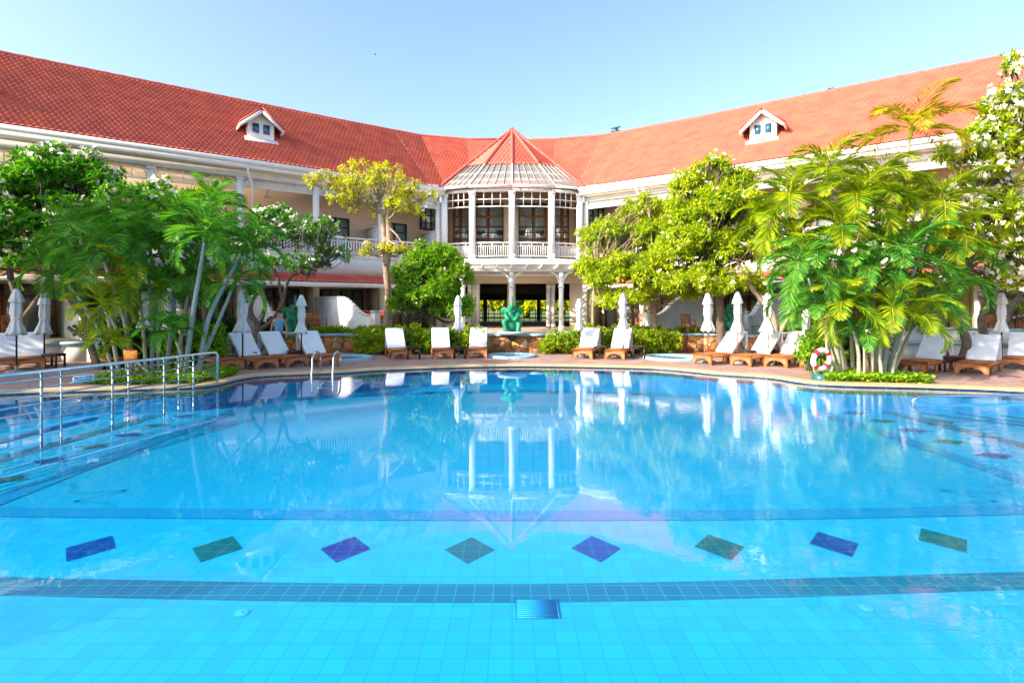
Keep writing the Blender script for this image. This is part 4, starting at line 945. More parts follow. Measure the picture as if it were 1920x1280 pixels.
# ------------------------------------------------------------------ vegetation
def norm(a): return a/np.maximum(1e-6, np.linalg.norm(a, axis=1, keepdims=True))
def kites(b, P, D, Nn, L_, W_, fold=.25):
    D = norm(D); S = norm(np.cross(D, Nn)); Nn = np.cross(S, D); L_ = np.asarray(L_).reshape(-1, 1); W_ = np.asarray(W_).reshape(-1, 1)
    v1 = P+D*L_*.55+S*W_/2+Nn*W_*fold; v3 = P+D*L_*.55-S*W_/2+Nn*W_*fold; v2 = P+D*L_-Nn*L_*.08
    V = np.stack([P, v1, v2, v3], 1).reshape(-1, 3); i = np.arange(len(P))*4
    b.add(V, np.concatenate([np.stack([i, i+1, i+2], 1), np.stack([i, i+2, i+3], 1)]))
def clumps(rg, blobs, per):
    C = []
    for (x, y, z, rx, ry, rz) in blobs:
        k = max(3, int(per*(rx*rz)**.5*2)); d = norm(rg.normal(size=(k, 3))); d[:, 2] = np.where(d[:, 2] < -.35, -d[:, 2]*.7, d[:, 2]); rr = rg.uniform(.35, .95, (k, 1))**.6
        c = np.array([x, y, z])+d*rr*np.array([rx, ry, rz]); R_ = rg.uniform(.20, .34, k)*(rx*rz)**.5
        for q, r0 in zip(c, R_): C.append((q, r0))
    return C
def crown(b, rg, C, dens, L_, W_, whorl=6, droop=.1, inner=.3):
    for q, r0 in C:
        k = max(4, int(dens*1.7*r0*r0)); d = norm(rg.normal(size=(k, 3))+np.array([0, 0, .25])); P0 = q+d*r0*rg.uniform(inner, 1, (k, 1))*np.array([1.1, 1.1, .85])
        P = np.repeat(P0, whorl, 0); dd = np.repeat(d, whorl, 0); rr = rg.normal(size=P.shape); D = norm(dd*.55+norm(rr)*.9+np.array([0, 0, -droop])); Nn = norm(dd*.5+rg.normal(size=P.shape)*.35+np.array([0, 0, 1.]))
        m_ = len(P); kites(b, P, D, Nn, L_*rg.uniform(.7, 1.15, m_), W_*rg.uniform(.75, 1.15, m_))
def blossoms(b, rg, C, k, size=.10):
    for q, r0 in C:
        for _ in range(rg.poisson(k)):
            d = norm(rg.normal(size=(1, 3))+np.array([[0, -.5, .5]]))[0]; p = q+d*r0*1.05
            for _2 in range(rg.integers(2, 5)):
                c = p+rg.normal(size=3)*size*.7; ax = norm(rg.normal(size=(1, 3))+np.array([[0, -.6, .6]]))[0]; t1 = norm(np.cross(ax, rg.normal(size=3))[None])[0]; t2 = np.cross(ax, t1)
                a = np.arange(5)*2*np.pi/5; D = np.outer(np.cos(a), t1)+np.outer(np.sin(a), t2)+ax*.35; kites(b, np.repeat(c[None], 5, 0), D, np.repeat(ax[None], 5, 0), np.full(5, size*.75), np.full(5, size*.5), .1)
def branches(b, rg, forks, C, r0, bend=.25, twig=True, n=7):
    for q, rr in C:
        f = min(forks, key=lambda t: (Vector(t[0])-Vector(q)).length+rg.uniform(0, .5)); a = Vector(f[0]); c = Vector(q); m_ = a.lerp(c, .5)+Vector(rg.normal(size=3))*bend*(c-a).length*.5+Vector((0, 0, -.08))
        L_ = catmull([tuple(a), tuple(m_), tuple(c)], 4); k = len(L_); w0 = min(f[1]*.55, r0); b.tube(L_, [w0+(.012-w0)*i/(k-1) for i in range(k)], 5, False)
        if twig:
            for _ in range(4):
                e = c+Vector(rg.normal(size=3)).normalized()*rr*.9; s_ = L_[-2-rg.integers(0, 2)]; b.tube([s_, s_.lerp(e, .5)+Vector((0, 0, .04)), e], [.014, .010, .005], 4, False)
def tree(name, label, cat, seed, trunks, blobs, per, dens, lm, bark, L_, W_, whorl=6, droop=.1, flow=0, group=None, br=.06, twig=True, fsize=.10, inner=.3, bend=.25):
    rg = np.random.default_rng(seed); base = trunks[0][0][0]; t = thing(name, label, cat, base, group=group); gx, gy = base[0], base[1]; wy = np.interp(gx, [p[0] for p in WALL], [p[1] for p in WALL]); gz = .7 if gy > wy else .06
    base = (gx, gy, gz); t.location = base; off = Vector(base); trunks = [([base]+list(trunks[0][0][1:]), trunks[0][1])]+list(trunks[1:])
    b = MB(); forks = []
    for pts, rad in trunks:
        P = catmull([Vector(p)-off for p in pts], 6); k = len(P); rr = np.interp(np.linspace(0, 1, k), np.linspace(0, 1, len(rad)), rad); rr = rr*(1+rg.normal(0, .05, k)); b.tube(P, list(rr), 10)
        for i in range(k//2, k, 2): forks.append((P[i], rr[i]))
        forks.append((P[-1], rr[-1]))
    bl = [(x-off.x, y-off.y, z-off.z, rx, ry, rz) for x, y, z, rx, ry, rz in blobs]; C = clumps(rg, bl, per); branches(b, rg, forks, C, br, bend, twig); b.build("trunk", bark, t, True)
    b = MB(); crown(b, rg, C, dens, L_, W_, whorl, droop, inner); b.build("crown", lm, t)
    if flow: b = MB(); blossoms(b, rg, C, flow, fsize); b.build("blossoms", BLOS, t)
    return t
def P3(pp, py, Y): return (px(pp, Y), Y, hz(py, Y))
def B3(pp, py, Y, rx, rz, ry=None):  # blob radii in pixels
    return (*P3(pp, py, Y), rx*Y/1000, ry if ry else rx*Y/1000, rz*Y/1000)
# left: frangipani with white flowers
tree("frangipani_tree", "big flowering frangipani at the far left in front of the verandah", "tree", 11,
     [([P3(30, 640, 19.2), P3(45, 590, 19.2), P3(20, 520, 19.1), P3(10, 440, 19.0)], [.14, .12, .10, .07]), ([P3(45, 595, 19.2), P3(90, 530, 19.2), P3(120, 440, 19.1)], [.11, .09, .06])],
     [B3(30, 380, 19, 95, 75), B3(130, 350, 19.2, 85, 55), B3(160, 330, 19.4, 60, 40), B3(40, 440, 18.9, 100, 60), B3(150, 430, 19.2, 70, 55), B3(10, 490, 18.8, 70, 36), B3(100, 300, 19.4, 60, 24)], 15, 85, LF_FR, BARK, .26, .085, 6, .1, 1.6, fsize=.13)
tree("frangipani_tree", "dark leaning frangipani trunk rising past the plain left wall", "tree", 12,
     [([P3(190, 678, 16.2), P3(166, 640, 16.6), P3(160, 600, 17), P3(120, 540, 17.2), P3(130, 480, 17.2)], [.10, .10, .09, .07, .05]), ([P3(164, 637, 16.6), P3(140, 622, 16.8), P3(128, 612, 16.8)], [.07, .05, .04])],
     [B3(190, 470, 17.2, 66, 50), B3(110, 480, 17.2, 60, 45), B3(240, 440, 17.6, 66, 55), B3(150, 400, 17.4, 60, 40)], 13, 85, LF_FR, BARK, .24, .08, 6, .1, .5)
tree("frangipani_tree", "flowering frangipani rising above the left palms near the verandah column", "tree", 13,
     [([P3(300, 640, 19), P3(295, 560, 19), P3(280, 460, 19)], [.11, .09, .06])],
     [B3(245, 385, 18.5, 60, 40), B3(300, 375, 19, 45, 40), B3(270, 440, 19, 70, 45)], 11, 80, LF_FR, BARK, .26, .085, 6, .1, 1.6, fsize=.13)
tree("yellow_shrub_tree", "bushy tree with a yellow-leaved top rising behind the left palms", "tree", 14,
     [([P3(385, 640, 20), P3(385, 540, 20), P3(380, 430, 20)], [.12, .1, .06])],
     [B3(380, 375, 20, 48, 32), B3(390, 450, 20, 60, 50), B3(350, 540, 19.5, 60, 50)], 11, 90, LF_RT, BARK, .2, .06, 6)
tree("frangipani_tree", "sparse bare-branched frangipani with a dark forked trunk in front of the left patio wall", "tree", 15,
     [([P3(482, 671, 19.8), P3(486, 630, 19.8), P3(484, 612, 19.8), P3(470, 585, 19.8), P3(478, 555, 19.9), P3(498, 530, 20)], [.16, .14, .12, .08, .06, .045]), ([P3(486, 618, 19.8), P3(512, 600, 19.8), P3(530, 565, 19.8), P3(545, 520, 19.9), P3(600, 500, 20)], [.10, .085, .07, .055, .035]),
      ([P3(484, 612, 19.8), P3(496, 585, 19.7), P3(495, 550, 19.7), P3(470, 520, 19.7), P3(445, 505, 19.8)], [.06, .05, .045, .04, .03]), ([P3(530, 565, 19.8), P3(520, 520, 19.8), P3(500, 470, 19.8), P3(490, 430, 19.8)], [.06, .05, .04, .03])],
     [B3(500, 420, 19.8, 60, 30), B3(590, 435, 20, 50, 30), B3(540, 455, 20, 80, 35), B3(620, 480, 20.1, 30, 22), B3(560, 500, 20, 70, 25), B3(450, 470, 19.7, 40, 30), B3(530, 405, 20, 25, 18)], 12, 52, LF_FR, BARK, .22, .07, 6, .05, .9, br=.035, bend=.35)
tree("golden_tree", "flat-topped yellow-leaved tree with twin pale trunks, tallest tree left of the bay", "tree", 16,
     [([P3(727, 612, 23.5), P3(728, 560, 23.5), P3(724, 500, 23.5), P3(722, 455, 23.5), P3(716, 400, 23.5), P3(712, 375, 23.5)], [.20, .165, .145, .12, .09, .06]), ([P3(724, 500, 23.5), P3(730, 455, 23.4), P3(728, 400, 23.4), P3(735, 370, 23.4)], [.15, .13, .10, .06]),
      ([P3(716, 400, 23.5), P3(690, 385, 23.3), P3(650, 360, 23), P3(625, 348, 23)], [.08, .07, .05, .03]), ([P3(728, 395, 23.4), P3(760, 385, 23.6), P3(790, 375, 23.8)], [.07, .05, .03])],
     [B3(620, 345, 23, 50, 24), B3(680, 320, 23.5, 50, 16), B3(725, 318, 23.5, 30, 14), B3(690, 355, 23.5, 70, 28), B3(770, 370, 23.6, 48, 30), B3(740, 345, 23.6, 45, 22), B3(745, 395, 23.5, 50, 22), B3(660, 380, 23.2, 45, 20), B3(705, 470, 23.2, 32, 20), B3(750, 468, 23.3, 28, 12)], 13, 62, LF_YEL, BARKL, .20, .05, 7, .45, .12)
tree("round_tree", "dense rounded green tree left of the lobby, above the hedge", "tree", 17,
     [([P3(812, 625, 22.6), P3(810, 590, 22.6), P3(812, 540, 22.6)], [.16, .13, .09])],
     [B3(815, 485, 22.6, 45, 36), B3(780, 520, 22.4, 42, 42), B3(845, 520, 22.4, 40, 42), B3(805, 560, 22.2, 62, 45), B3(850, 580, 22.3, 42, 34), B3(760, 575, 22.4, 32, 30)], 20, 150, LF_RND, BARK, .21, .055, 7, .15, .35, fsize=.07)
# right trees
tree("lime_tree", "broad lime-green tree right of the pergola, over the curved patio walls", "tree", 18,
     [([P3(1228, 612, 22.5), P3(1224, 575, 22.5), P3(1215, 530, 22.5)], [.14, .12, .09]), ([P3(1112, 634, 22), P3(1112, 560, 22), P3(1120, 500, 22)], [.06, .05, .03])],
     [B3(1205, 400, 22.6, 48, 32), B3(1150, 445, 22.5, 55, 34), B3(1225, 450, 22.4, 65, 45), B3(1125, 510, 22.3, 54, 50), B3(1190, 520, 22, 80, 52), B3(1110, 455, 22.5, 30, 34), B3(1250, 545, 22, 60, 36), B3(1160, 565, 21.8, 60, 24)], 23, 135, LF_RT, BARKL, .21, .055, 7, .2, .4, fsize=.07, br=.035)
tree("flowering_tree", "tall lime-green flowering tree rising above the eave right of centre", "tree", 19,
     [([P3(1352, 622, 20.8), P3(1350, 575, 20.6), P3(1345, 520, 20.4), P3(1335, 450, 20.4)], [.17, .15, .12, .08])],
     [B3(1335, 318, 20.4, 42, 26), B3(1370, 350, 20.4, 45, 36), B3(1300, 355, 20.5, 42, 36), B3(1335, 400, 20.3, 80, 50), B3(1300, 460, 20.3, 60, 50), B3(1375, 470, 20.3, 60, 50), B3(1290, 535, 20.3, 74, 40), B3(1360, 540, 20.2, 66, 36), B3(1405, 400, 20.4, 40, 44), B3(1260, 480, 20.4, 45, 50), B3(1420, 460, 20.3, 40, 50)], 22, 125, LF_RT, BARK, .21, .06, 7, .15, .7, fsize=.08)
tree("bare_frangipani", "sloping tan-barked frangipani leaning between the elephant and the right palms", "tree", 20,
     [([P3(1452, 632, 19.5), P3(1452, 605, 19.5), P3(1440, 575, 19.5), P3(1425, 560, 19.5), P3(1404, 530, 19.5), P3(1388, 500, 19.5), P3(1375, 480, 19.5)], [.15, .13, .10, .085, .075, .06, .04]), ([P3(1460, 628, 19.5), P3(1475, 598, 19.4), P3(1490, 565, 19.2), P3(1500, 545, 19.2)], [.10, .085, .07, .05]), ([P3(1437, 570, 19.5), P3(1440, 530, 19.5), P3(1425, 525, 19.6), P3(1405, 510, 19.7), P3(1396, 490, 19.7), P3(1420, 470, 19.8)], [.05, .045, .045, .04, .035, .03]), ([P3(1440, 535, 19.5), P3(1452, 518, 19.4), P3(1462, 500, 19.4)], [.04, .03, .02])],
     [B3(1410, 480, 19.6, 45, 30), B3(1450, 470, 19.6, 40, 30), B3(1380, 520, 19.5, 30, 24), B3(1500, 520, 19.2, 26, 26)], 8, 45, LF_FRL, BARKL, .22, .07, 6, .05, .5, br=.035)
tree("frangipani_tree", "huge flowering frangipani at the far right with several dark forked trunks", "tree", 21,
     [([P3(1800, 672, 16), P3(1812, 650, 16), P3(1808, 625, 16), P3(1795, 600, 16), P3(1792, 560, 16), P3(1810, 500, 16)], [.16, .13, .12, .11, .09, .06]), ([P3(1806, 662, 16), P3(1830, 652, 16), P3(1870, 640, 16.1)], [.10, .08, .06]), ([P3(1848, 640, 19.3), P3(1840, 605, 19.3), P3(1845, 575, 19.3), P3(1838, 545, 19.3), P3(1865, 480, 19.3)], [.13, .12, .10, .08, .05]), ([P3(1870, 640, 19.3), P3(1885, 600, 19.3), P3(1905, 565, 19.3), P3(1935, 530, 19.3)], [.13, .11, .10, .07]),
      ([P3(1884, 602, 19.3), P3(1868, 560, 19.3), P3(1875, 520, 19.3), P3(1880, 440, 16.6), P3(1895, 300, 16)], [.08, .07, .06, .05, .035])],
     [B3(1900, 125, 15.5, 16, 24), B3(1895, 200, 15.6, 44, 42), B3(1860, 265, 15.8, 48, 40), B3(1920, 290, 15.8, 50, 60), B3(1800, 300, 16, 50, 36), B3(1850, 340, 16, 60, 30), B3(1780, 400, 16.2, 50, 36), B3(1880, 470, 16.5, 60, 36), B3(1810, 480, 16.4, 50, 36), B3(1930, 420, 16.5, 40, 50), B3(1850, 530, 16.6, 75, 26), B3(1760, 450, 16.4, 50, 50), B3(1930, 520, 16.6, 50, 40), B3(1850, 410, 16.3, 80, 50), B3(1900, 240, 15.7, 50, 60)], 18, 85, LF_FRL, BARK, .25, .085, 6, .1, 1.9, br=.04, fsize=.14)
tree("yellow_shrub", "yellow-leaved flowering shrub at the right edge beside the trunks", "shrub", 22,
     [([P3(1905, 640, 19.4), P3(1906, 600, 19.4)], [.05, .03])], [B3(1912, 590, 19.4, 26, 30), B3(1915, 550, 19.4, 24, 24)], 14, 110, LF_RT, BARK, .14, .05, 6, .1, 1.0)

# hedges
def hedge(label, x0, x1, Y, zh, seed, lm=LF_HED, y0=.1, name="hedge_shrub", group="clipped shrubs in front of the stone wall", ry=.62):
    rg = np.random.default_rng(seed); t = thing(name, label, "shrub", ((x0+x1)/2, Y, y0), group=group); hw = (x1-x0)/2; C = []
    for i in range(int(hw*60*max(.5, zh))): 
        u = rg.uniform(-1, 1); C.append((np.array([u*hw, rg.uniform(-.6, .55)*ry, rg.uniform(.15, zh-.18)*(1-.25*abs(u)**3)]), rg.uniform(.16, .26)))
    b = MB(); crown(b, rg, C, 260, .13, .055, 5, .1, .4); b.build("foliage", lm, t)
    b = MB()
    for q, r0 in C[::3]: b.tube([(q[0]*.8, q[1]*.5, -.02), tuple(q)], [.018, .006], 4, False)
    b.build("stems", BARK, t)
hedge("low spreading shrub at the left end of the left hedge, beside the octagonal basin", -6.35, -4.9, 21.5, 1.1, 31); hedge("yellow-green shrub behind the lounger under the round tree", -5.0, -3.5, 21.65, 1.25, 32)
hedge("shrub under the round tree between two loungers", -3.6, -2.2, 21.7, 1.15, 33, LF_RND); hedge("shrub touching the left end of the middle stone wall", -2.3, -1.05, 21.6, 1.2, 34)
hedge("small shrub touching the right end of the middle stone wall", 1.25, 2.5, 21.6, 1.0, 35); hedge("shrub behind the two loungers right of centre", 2.4, 3.8, 21.7, 1.25, 36)
hedge("bright shrub between the umbrella and the right basin", 3.7, 5.3, 21.7, 1.25, 37); hedge("shrub at the right end of the right hedge, overhanging the stone wall", 5.1, 6.7, 21.7, 1.15, 38)
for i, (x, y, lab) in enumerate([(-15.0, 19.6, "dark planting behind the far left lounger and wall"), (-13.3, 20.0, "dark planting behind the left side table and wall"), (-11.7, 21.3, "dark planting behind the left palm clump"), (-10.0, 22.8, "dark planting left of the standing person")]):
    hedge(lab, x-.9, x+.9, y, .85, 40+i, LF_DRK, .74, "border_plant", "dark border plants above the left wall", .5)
for i, (x, y, lab) in enumerate([(-7.9, 23.2, "yellow-green border plants right of the left elephant"), (-6.0, 23.2, "border plants below the scalloped wall at the left"), (6.2, 23.2, "border plants above the right basin"), (8.2, 23.2, "border plants beside the right elephant"), (11.6, 21.4, "low border plants behind the sunlit umbrellas")]):
    hedge(lab, x-.9, x+.9, y, .45, 50+i, LF_HED, .74, "border_plant", "low border plants on the terrace", .4)
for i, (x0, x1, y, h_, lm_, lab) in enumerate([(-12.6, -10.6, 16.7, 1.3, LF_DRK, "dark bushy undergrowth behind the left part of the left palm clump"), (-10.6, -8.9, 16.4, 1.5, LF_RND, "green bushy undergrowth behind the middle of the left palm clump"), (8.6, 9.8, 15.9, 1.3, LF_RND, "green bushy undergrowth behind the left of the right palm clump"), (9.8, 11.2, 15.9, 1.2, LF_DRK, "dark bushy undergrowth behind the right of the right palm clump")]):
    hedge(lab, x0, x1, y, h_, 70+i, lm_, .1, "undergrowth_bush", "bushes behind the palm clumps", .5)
def groundcover(name, pts, n, seed):
    rg = np.random.default_rng(seed); P = np.array(pts); lo, hi = P.min(0), P.max(0); Q = []
    while len(Q) < n:
        q = rg.uniform(lo, hi); c = False
        for i in range(len(P)):
            a, d = P[i], P[i-1]
            if (a[1] > q[1]) != (d[1] > q[1]) and q[0] < (d[0]-a[0])*(q[1]-a[1])/(d[1]-a[1])+a[0]: c = not c
        if c: Q.append((q[0], q[1], .1))
    Q = np.array(Q); Q[:, 2] += rg.uniform(.0, .16, n); b = MB(); D = norm(rg.normal(size=(n, 3))*np.array([1, 1, .3])+np.array([0, 0, .45])); kites(b, Q, D, norm(rg.normal(size=(n, 3))*.4+np.array([0, 0, 1.])), rg.uniform(.08, .15, n), rg.uniform(.045, .08, n))
    o = b.build(name, LF_GC); tag(o, "low leafy ground cover around the palm stems", "ground cover", kind="stuff"); return o
bedL = [(-10.6, 13.1), (-9.2, 12.95), (-7.75, 13.2), (-7.6, 14.2), (-7.9, 15.4), (-9.2, 15.6), (-10.5, 14.6)]; bedR = [(7.95, 13.5), (9.0, 13.25), (10.4, 13.15), (10.6, 13.8), (10.3, 14.9), (9.2, 15.2), (8.2, 14.6)]
groundcover("ground_cover", bedL, 5200, 1); groundcover("ground_cover", bedR, 5200, 2)
struct(sheet("planting_bed", [bedL], .108, SOIL)); struct(sheet("planting_bed", [bedR], .108, SOIL))

# palms
def palm(label, base, top, seed, lm, bark, nf=11, fl=1.9, r0=.055, group=None, elev=(84, -22), name="areca_palm"):
    rg = np.random.default_rng(seed); t = thing(name, label, "palm", base, group=group); B = Vector(base); T = Vector(top)-B
    mid = T*.5+Vector((rg.normal()*.08, rg.normal()*.08, -.05))-Vector((T.x, T.y, 0))*.12
    b = MB(); P = catmull([(0, 0, -.05), tuple(mid), tuple(T)], 10); k = len(P); b.tube(P, [r0*(1.25 if i == 0 else 1-.35*i/k)*(1.06 if i % 2 else 1) for i in range(k)], 8); b.build("trunk", bark, t)
    b = MB(); up = (P[-1]-P[-3]).normalized(); b.tube([P[-1], P[-1]+up*.28, P[-1]+up*.5], [r0*.95, r0*1.0, r0*.5], 8); ap = P[-1]+up*.38
    for i in range(nf):
        az = 2.4*i+rg.uniform(-.3, .3); e0 = R(elev[0]+(elev[1]-elev[0])*i/(nf-1)+rg.uniform(-6, 6)); L_ = fl*rg.uniform(.8, 1.12)*(.8 if i < 2 else 1); n = 20; p = ap.copy()+Vector((0, 0, -.12*i/nf)); pts = [p.copy()]; tw = rg.uniform(-.3, .3); e = e0; bend_ = R(rg.uniform(85, 140))
        for j in range(n): a2 = az+tw*j/n; e = e0-bend_*(j/n)**1.3; p = p+Vector((math.cos(a2)*math.cos(e), math.sin(a2)*math.cos(e), math.sin(e)))*L_/n; pts.append(p.copy())
        b.tube(pts, [.020*(1-.8*j/n) for j in range(n+1)], 4, False)
        A = np.array([tuple(q) for q in pts]); m_ = 46; tp = np.linspace(.10, .99, m_); Q = np.stack([np.interp(tp*n, np.arange(n+1), A[:, c]) for c in range(3)], 1); Tn = norm(np.gradient(Q, axis=0)); S = norm(np.cross(Tn, np.array([0, 0, 1.])+Tn*.001)); up_ = np.cross(S, Tn)
        prof = fl*.33*np.sin(np.pi*np.clip(tp*.82+.16, 0, 1))**.7
        for sg in (-1, 1): D = Tn*.75+S*sg*.8+up_*.30+np.array([0, 0, -.28])+rg.normal(size=Q.shape)*.09; kites(b, Q, D, up_+rg.normal(size=Q.shape)*.2, prof*rg.uniform(.85, 1.1, m_), np.full(m_, .021), .1)
    b.build("crown", lm, t)
GL = "areca palms of the left clump"; GRR = "areca palms of the right clump"
def pp_(bp, bY, tp_, ty, tY, *a, **k): palm(a[0], (px(bp, bY), bY, .1), (px(tp_, tY), tY, hz(ty, tY)), *a[1:], **k)
pp_(372, 14.4, 452, 478, 14.8, "palm with the most steeply leaning blue-grey stem, rightmost in the left clump", 101, LF_PAL, BARKB, 13, 1.45, .07, GL)
pp_(360, 14.3, 434, 545, 14.9, "thinner leaning palm stem just behind the rightmost one in the left clump", 102, LF_PAL, BARKB, 10, 1.3, .06, GL)
pp_(346, 14.2, 384, 455, 14.2, "gently curved palm right of the umbrella seen through the left clump", 103, LF_PAL, BARKB, 13, 1.55, .07, GL)
pp_(285, 14.5, 272, 470, 14.6, "upright palm in the middle of the left clump", 104, LF_PAL, BARKB, 13, 1.6, .06, GL)
pp_(250, 14.0, 195, 490, 14.0, "palm leaning left with arching fronds, left part of the left clump", 105, LF_PAL, BARKP, 13, 1.65, .06, GL)
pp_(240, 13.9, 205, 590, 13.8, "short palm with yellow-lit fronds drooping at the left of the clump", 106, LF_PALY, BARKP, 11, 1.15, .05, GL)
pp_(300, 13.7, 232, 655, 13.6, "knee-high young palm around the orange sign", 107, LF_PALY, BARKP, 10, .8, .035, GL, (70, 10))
pp_(320, 13.9, 330, 640, 13.9, "young palm low in the middle of the left clump beside the globe lamp", 108, LF_PAL, BARKP, 11, .95, .04, GL, (75, 10))
pp_(310, 14.8, 330, 430, 15.2, "tall palm at the back of the left clump, under the yellow-topped tree", 109, LF_PAL, BARKB, 13, 1.5, .06, GL)
pp_(225, 14.7, 150, 450, 15.2, "tall palm at the back left of the left clump, over the frangipani", 110, LF_PAL, BARKP, 12, 1.4, .055, GL)
gl_ = thing("globe_lamp", "pale round globe lamp on a short post inside the left palm clump", "lamp", (px(344, 15.6), 15.6, .1))
b = MB(); b.lathe([(.001, 1.05)]+[(.14*math.sin(a), 1.19-.14*math.cos(a)) for a in np.linspace(.1, math.pi, 12)], 18); b.build("globe", mat("opal_glass", (.65, .75, .60), .3), gl_, True); b = MB(); b.tube([(0, 0, 0), (0, 0, 1.06)], .03, 8); b.build("post", BLACKM, gl_)
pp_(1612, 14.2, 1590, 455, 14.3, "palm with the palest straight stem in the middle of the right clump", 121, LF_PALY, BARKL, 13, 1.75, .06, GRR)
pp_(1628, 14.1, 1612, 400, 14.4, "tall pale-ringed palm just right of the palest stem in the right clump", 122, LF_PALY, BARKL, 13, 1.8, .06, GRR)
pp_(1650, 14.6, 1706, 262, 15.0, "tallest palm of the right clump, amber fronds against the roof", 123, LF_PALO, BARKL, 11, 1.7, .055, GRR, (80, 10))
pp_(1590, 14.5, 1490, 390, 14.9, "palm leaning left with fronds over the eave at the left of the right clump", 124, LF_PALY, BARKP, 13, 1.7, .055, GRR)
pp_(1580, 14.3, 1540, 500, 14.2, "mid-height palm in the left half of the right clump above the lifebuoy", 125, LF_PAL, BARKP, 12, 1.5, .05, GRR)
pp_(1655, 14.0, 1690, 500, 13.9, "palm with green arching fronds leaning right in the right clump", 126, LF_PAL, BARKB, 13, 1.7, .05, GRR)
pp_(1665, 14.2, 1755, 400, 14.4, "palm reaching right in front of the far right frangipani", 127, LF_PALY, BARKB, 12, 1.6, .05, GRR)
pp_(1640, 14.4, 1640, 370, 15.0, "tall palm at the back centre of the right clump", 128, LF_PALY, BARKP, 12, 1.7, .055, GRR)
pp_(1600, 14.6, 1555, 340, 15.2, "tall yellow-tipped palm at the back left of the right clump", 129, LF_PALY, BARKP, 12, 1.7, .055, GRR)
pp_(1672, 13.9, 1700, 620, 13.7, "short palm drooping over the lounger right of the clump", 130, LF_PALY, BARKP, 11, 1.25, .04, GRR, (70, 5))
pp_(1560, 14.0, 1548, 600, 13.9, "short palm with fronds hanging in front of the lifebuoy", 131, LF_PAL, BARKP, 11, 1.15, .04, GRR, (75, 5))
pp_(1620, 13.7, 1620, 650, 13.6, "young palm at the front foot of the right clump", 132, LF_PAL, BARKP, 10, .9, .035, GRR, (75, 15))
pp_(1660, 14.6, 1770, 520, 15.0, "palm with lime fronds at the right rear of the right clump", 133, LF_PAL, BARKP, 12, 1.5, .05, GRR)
for i, (bp, bY, tp_, ty, tY, lab) in enumerate([(215, 14.9, 120, 520, 15.0, "low palm at the far left edge of the left clump"), (265, 14.3, 240, 540, 14.3, "mid-height palm left of centre in the left clump"), (300, 14.6, 300, 560, 14.6, "mid-height palm behind the globe lamp in the left clump"),
        (345, 14.9, 360, 520, 15.3, "bushy palm at the rear right of the left clump"), (275, 15.0, 235, 430, 15.4, "tall rear palm left of centre in the left clump"), (330, 15.0, 395, 400, 15.6, "tallest rear palm of the left clump, right side")]):
    pp_(bp, bY, tp_, ty, tY, lab, 150+i, LF_PAL if i != 1 else LF_PALY, BARKP, 12, 1.35, .05, GL)
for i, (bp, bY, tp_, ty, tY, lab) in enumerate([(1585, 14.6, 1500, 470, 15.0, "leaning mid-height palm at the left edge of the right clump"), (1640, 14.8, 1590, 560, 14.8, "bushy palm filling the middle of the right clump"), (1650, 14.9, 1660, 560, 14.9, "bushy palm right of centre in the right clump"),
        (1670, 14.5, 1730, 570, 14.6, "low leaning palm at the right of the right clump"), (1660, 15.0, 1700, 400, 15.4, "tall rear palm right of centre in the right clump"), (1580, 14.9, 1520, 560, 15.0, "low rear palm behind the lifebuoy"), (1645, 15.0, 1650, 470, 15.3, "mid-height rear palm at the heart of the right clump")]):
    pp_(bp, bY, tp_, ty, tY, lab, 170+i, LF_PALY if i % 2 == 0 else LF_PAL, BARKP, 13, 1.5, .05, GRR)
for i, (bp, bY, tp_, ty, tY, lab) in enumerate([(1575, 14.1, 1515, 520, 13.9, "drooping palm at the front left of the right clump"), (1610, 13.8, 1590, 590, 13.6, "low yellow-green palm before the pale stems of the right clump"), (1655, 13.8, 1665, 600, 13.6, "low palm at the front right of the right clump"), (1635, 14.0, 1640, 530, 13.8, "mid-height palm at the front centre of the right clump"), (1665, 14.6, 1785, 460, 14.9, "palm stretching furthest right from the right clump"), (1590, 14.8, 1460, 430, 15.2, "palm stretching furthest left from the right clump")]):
    pp_(bp, bY, tp_, ty, tY, lab, 190+i, LF_PALY if i % 3 else LF_PAL, BARKP, 13, 1.3, .045, GRR)
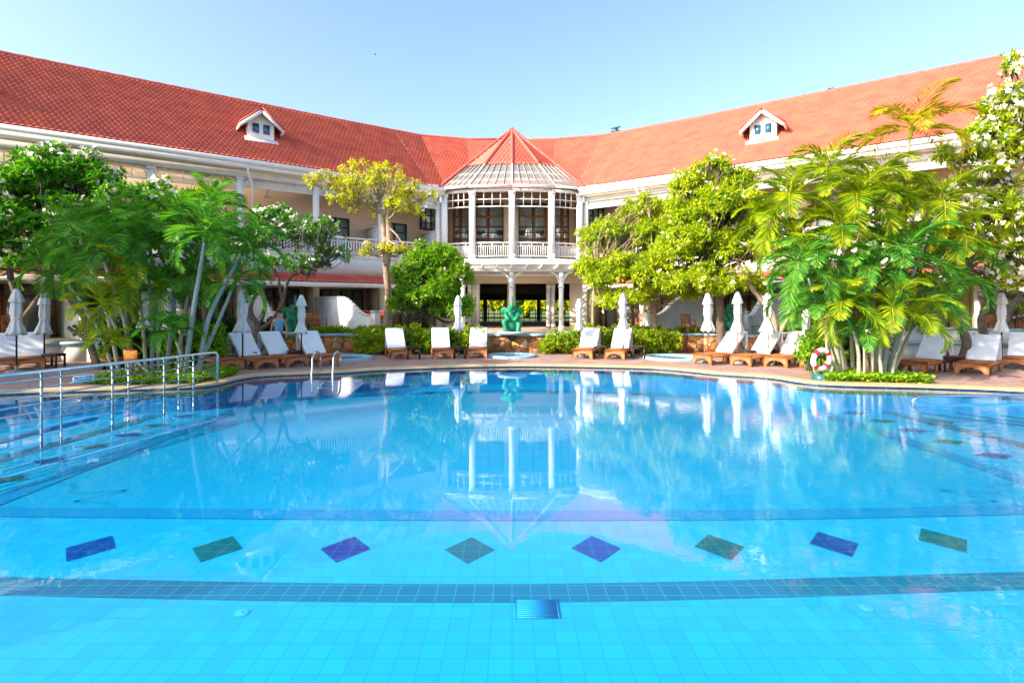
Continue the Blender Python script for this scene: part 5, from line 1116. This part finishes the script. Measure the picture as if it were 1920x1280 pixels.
# distant palms behind the roofs and garden trees behind the lobby
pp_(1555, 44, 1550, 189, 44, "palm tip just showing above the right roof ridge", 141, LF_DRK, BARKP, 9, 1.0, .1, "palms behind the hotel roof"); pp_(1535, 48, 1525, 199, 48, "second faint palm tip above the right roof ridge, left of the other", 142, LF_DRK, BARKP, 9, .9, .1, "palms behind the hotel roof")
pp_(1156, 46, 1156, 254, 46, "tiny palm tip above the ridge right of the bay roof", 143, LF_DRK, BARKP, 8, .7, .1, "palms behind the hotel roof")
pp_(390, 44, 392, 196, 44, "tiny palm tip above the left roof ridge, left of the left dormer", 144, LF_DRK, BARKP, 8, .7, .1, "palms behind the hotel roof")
for i, (x, Y, lab) in enumerate([(-4.2, 58, "yellow-lit garden tree seen through the left lobby doorway"), (1.6, 60, "dark-trunked garden tree seen through the middle of the lobby"), (5.2, 57, "yellow-lit garden tree seen through the right lobby doorway"), (-10, 62, "large garden tree behind the lobby, left side"), (10, 62, "large garden tree behind the lobby, right side")]):
    tree("garden_tree", lab, "tree", 60+i, [([(x, Y, .7), (x+.3, Y, 2.2), (x-.2, Y, 4)], [.3, .25, .18])], [(x, Y, 4.0, 3.2, 2.5, 2.6), (x+1.5, Y-1, 2.0, 2.2, 1.2, 1.3), (x-2, Y-1.5, 1.9, 2.2, 1.2, 1.2)], 9, 10, LF_YEL if i % 2 == 0 else LF_RND, BARK, .5, .25, 6, group="garden trees behind the hotel", br=.1, twig=False)
# large shade tree standing outside the left of the picture
for i, (x, y, hgt, rr, lab) in enumerate([(-21.0, 10.2, 10.6, 3.7, "large shade tree beyond the left side of the pool")]):
    tree("shade_tree", lab, "tree", 80+i, [([(x, y, .1), (x+.2, y, 2), (x-.1, y, hgt*.6)], [.35, .28, .16])], [(x, y, hgt-2.8, rr, rr, 2.9), (x, y, hgt-5.5, rr*.9, rr*.9, 2.6)], 14, 18, LF_SHD, BARK, .42, .24, 6, br=.1, twig=False)


# fallen leaves on the deck
rg = np.random.default_rng(9); Q = []
while len(Q) < 420:
    x, y = rg.uniform(-15, 15), rg.uniform(12.5, 21); ins = False; n = len(PO)
    for i in range(n):
        a, c = PO[i], PO[i-1]
        if (a.y > y) != (c.y > y) and x < (c.x-a.x)*(y-a.y)/(c.y-a.y)+a.x: ins = not ins
    if not ins: Q.append((x, y, .112))
Q = np.array(Q); k = len(Q); b = MB(); kites(b, Q, norm(rg.normal(size=(k, 3))*np.array([1, 1, .02])), norm(rg.normal(size=(k, 3))*.15+np.array([0, 0, 1.])), rg.uniform(.05, .13, k), rg.uniform(.03, .05, k), .1)
o = b.build("fallen_leaves", leafm("dry_leaf", (.30, .16, .04), (.48, .36, .10), .1)); tag(o, "dry fallen leaves scattered on the paved pool deck", "leaves", kind="stuff")
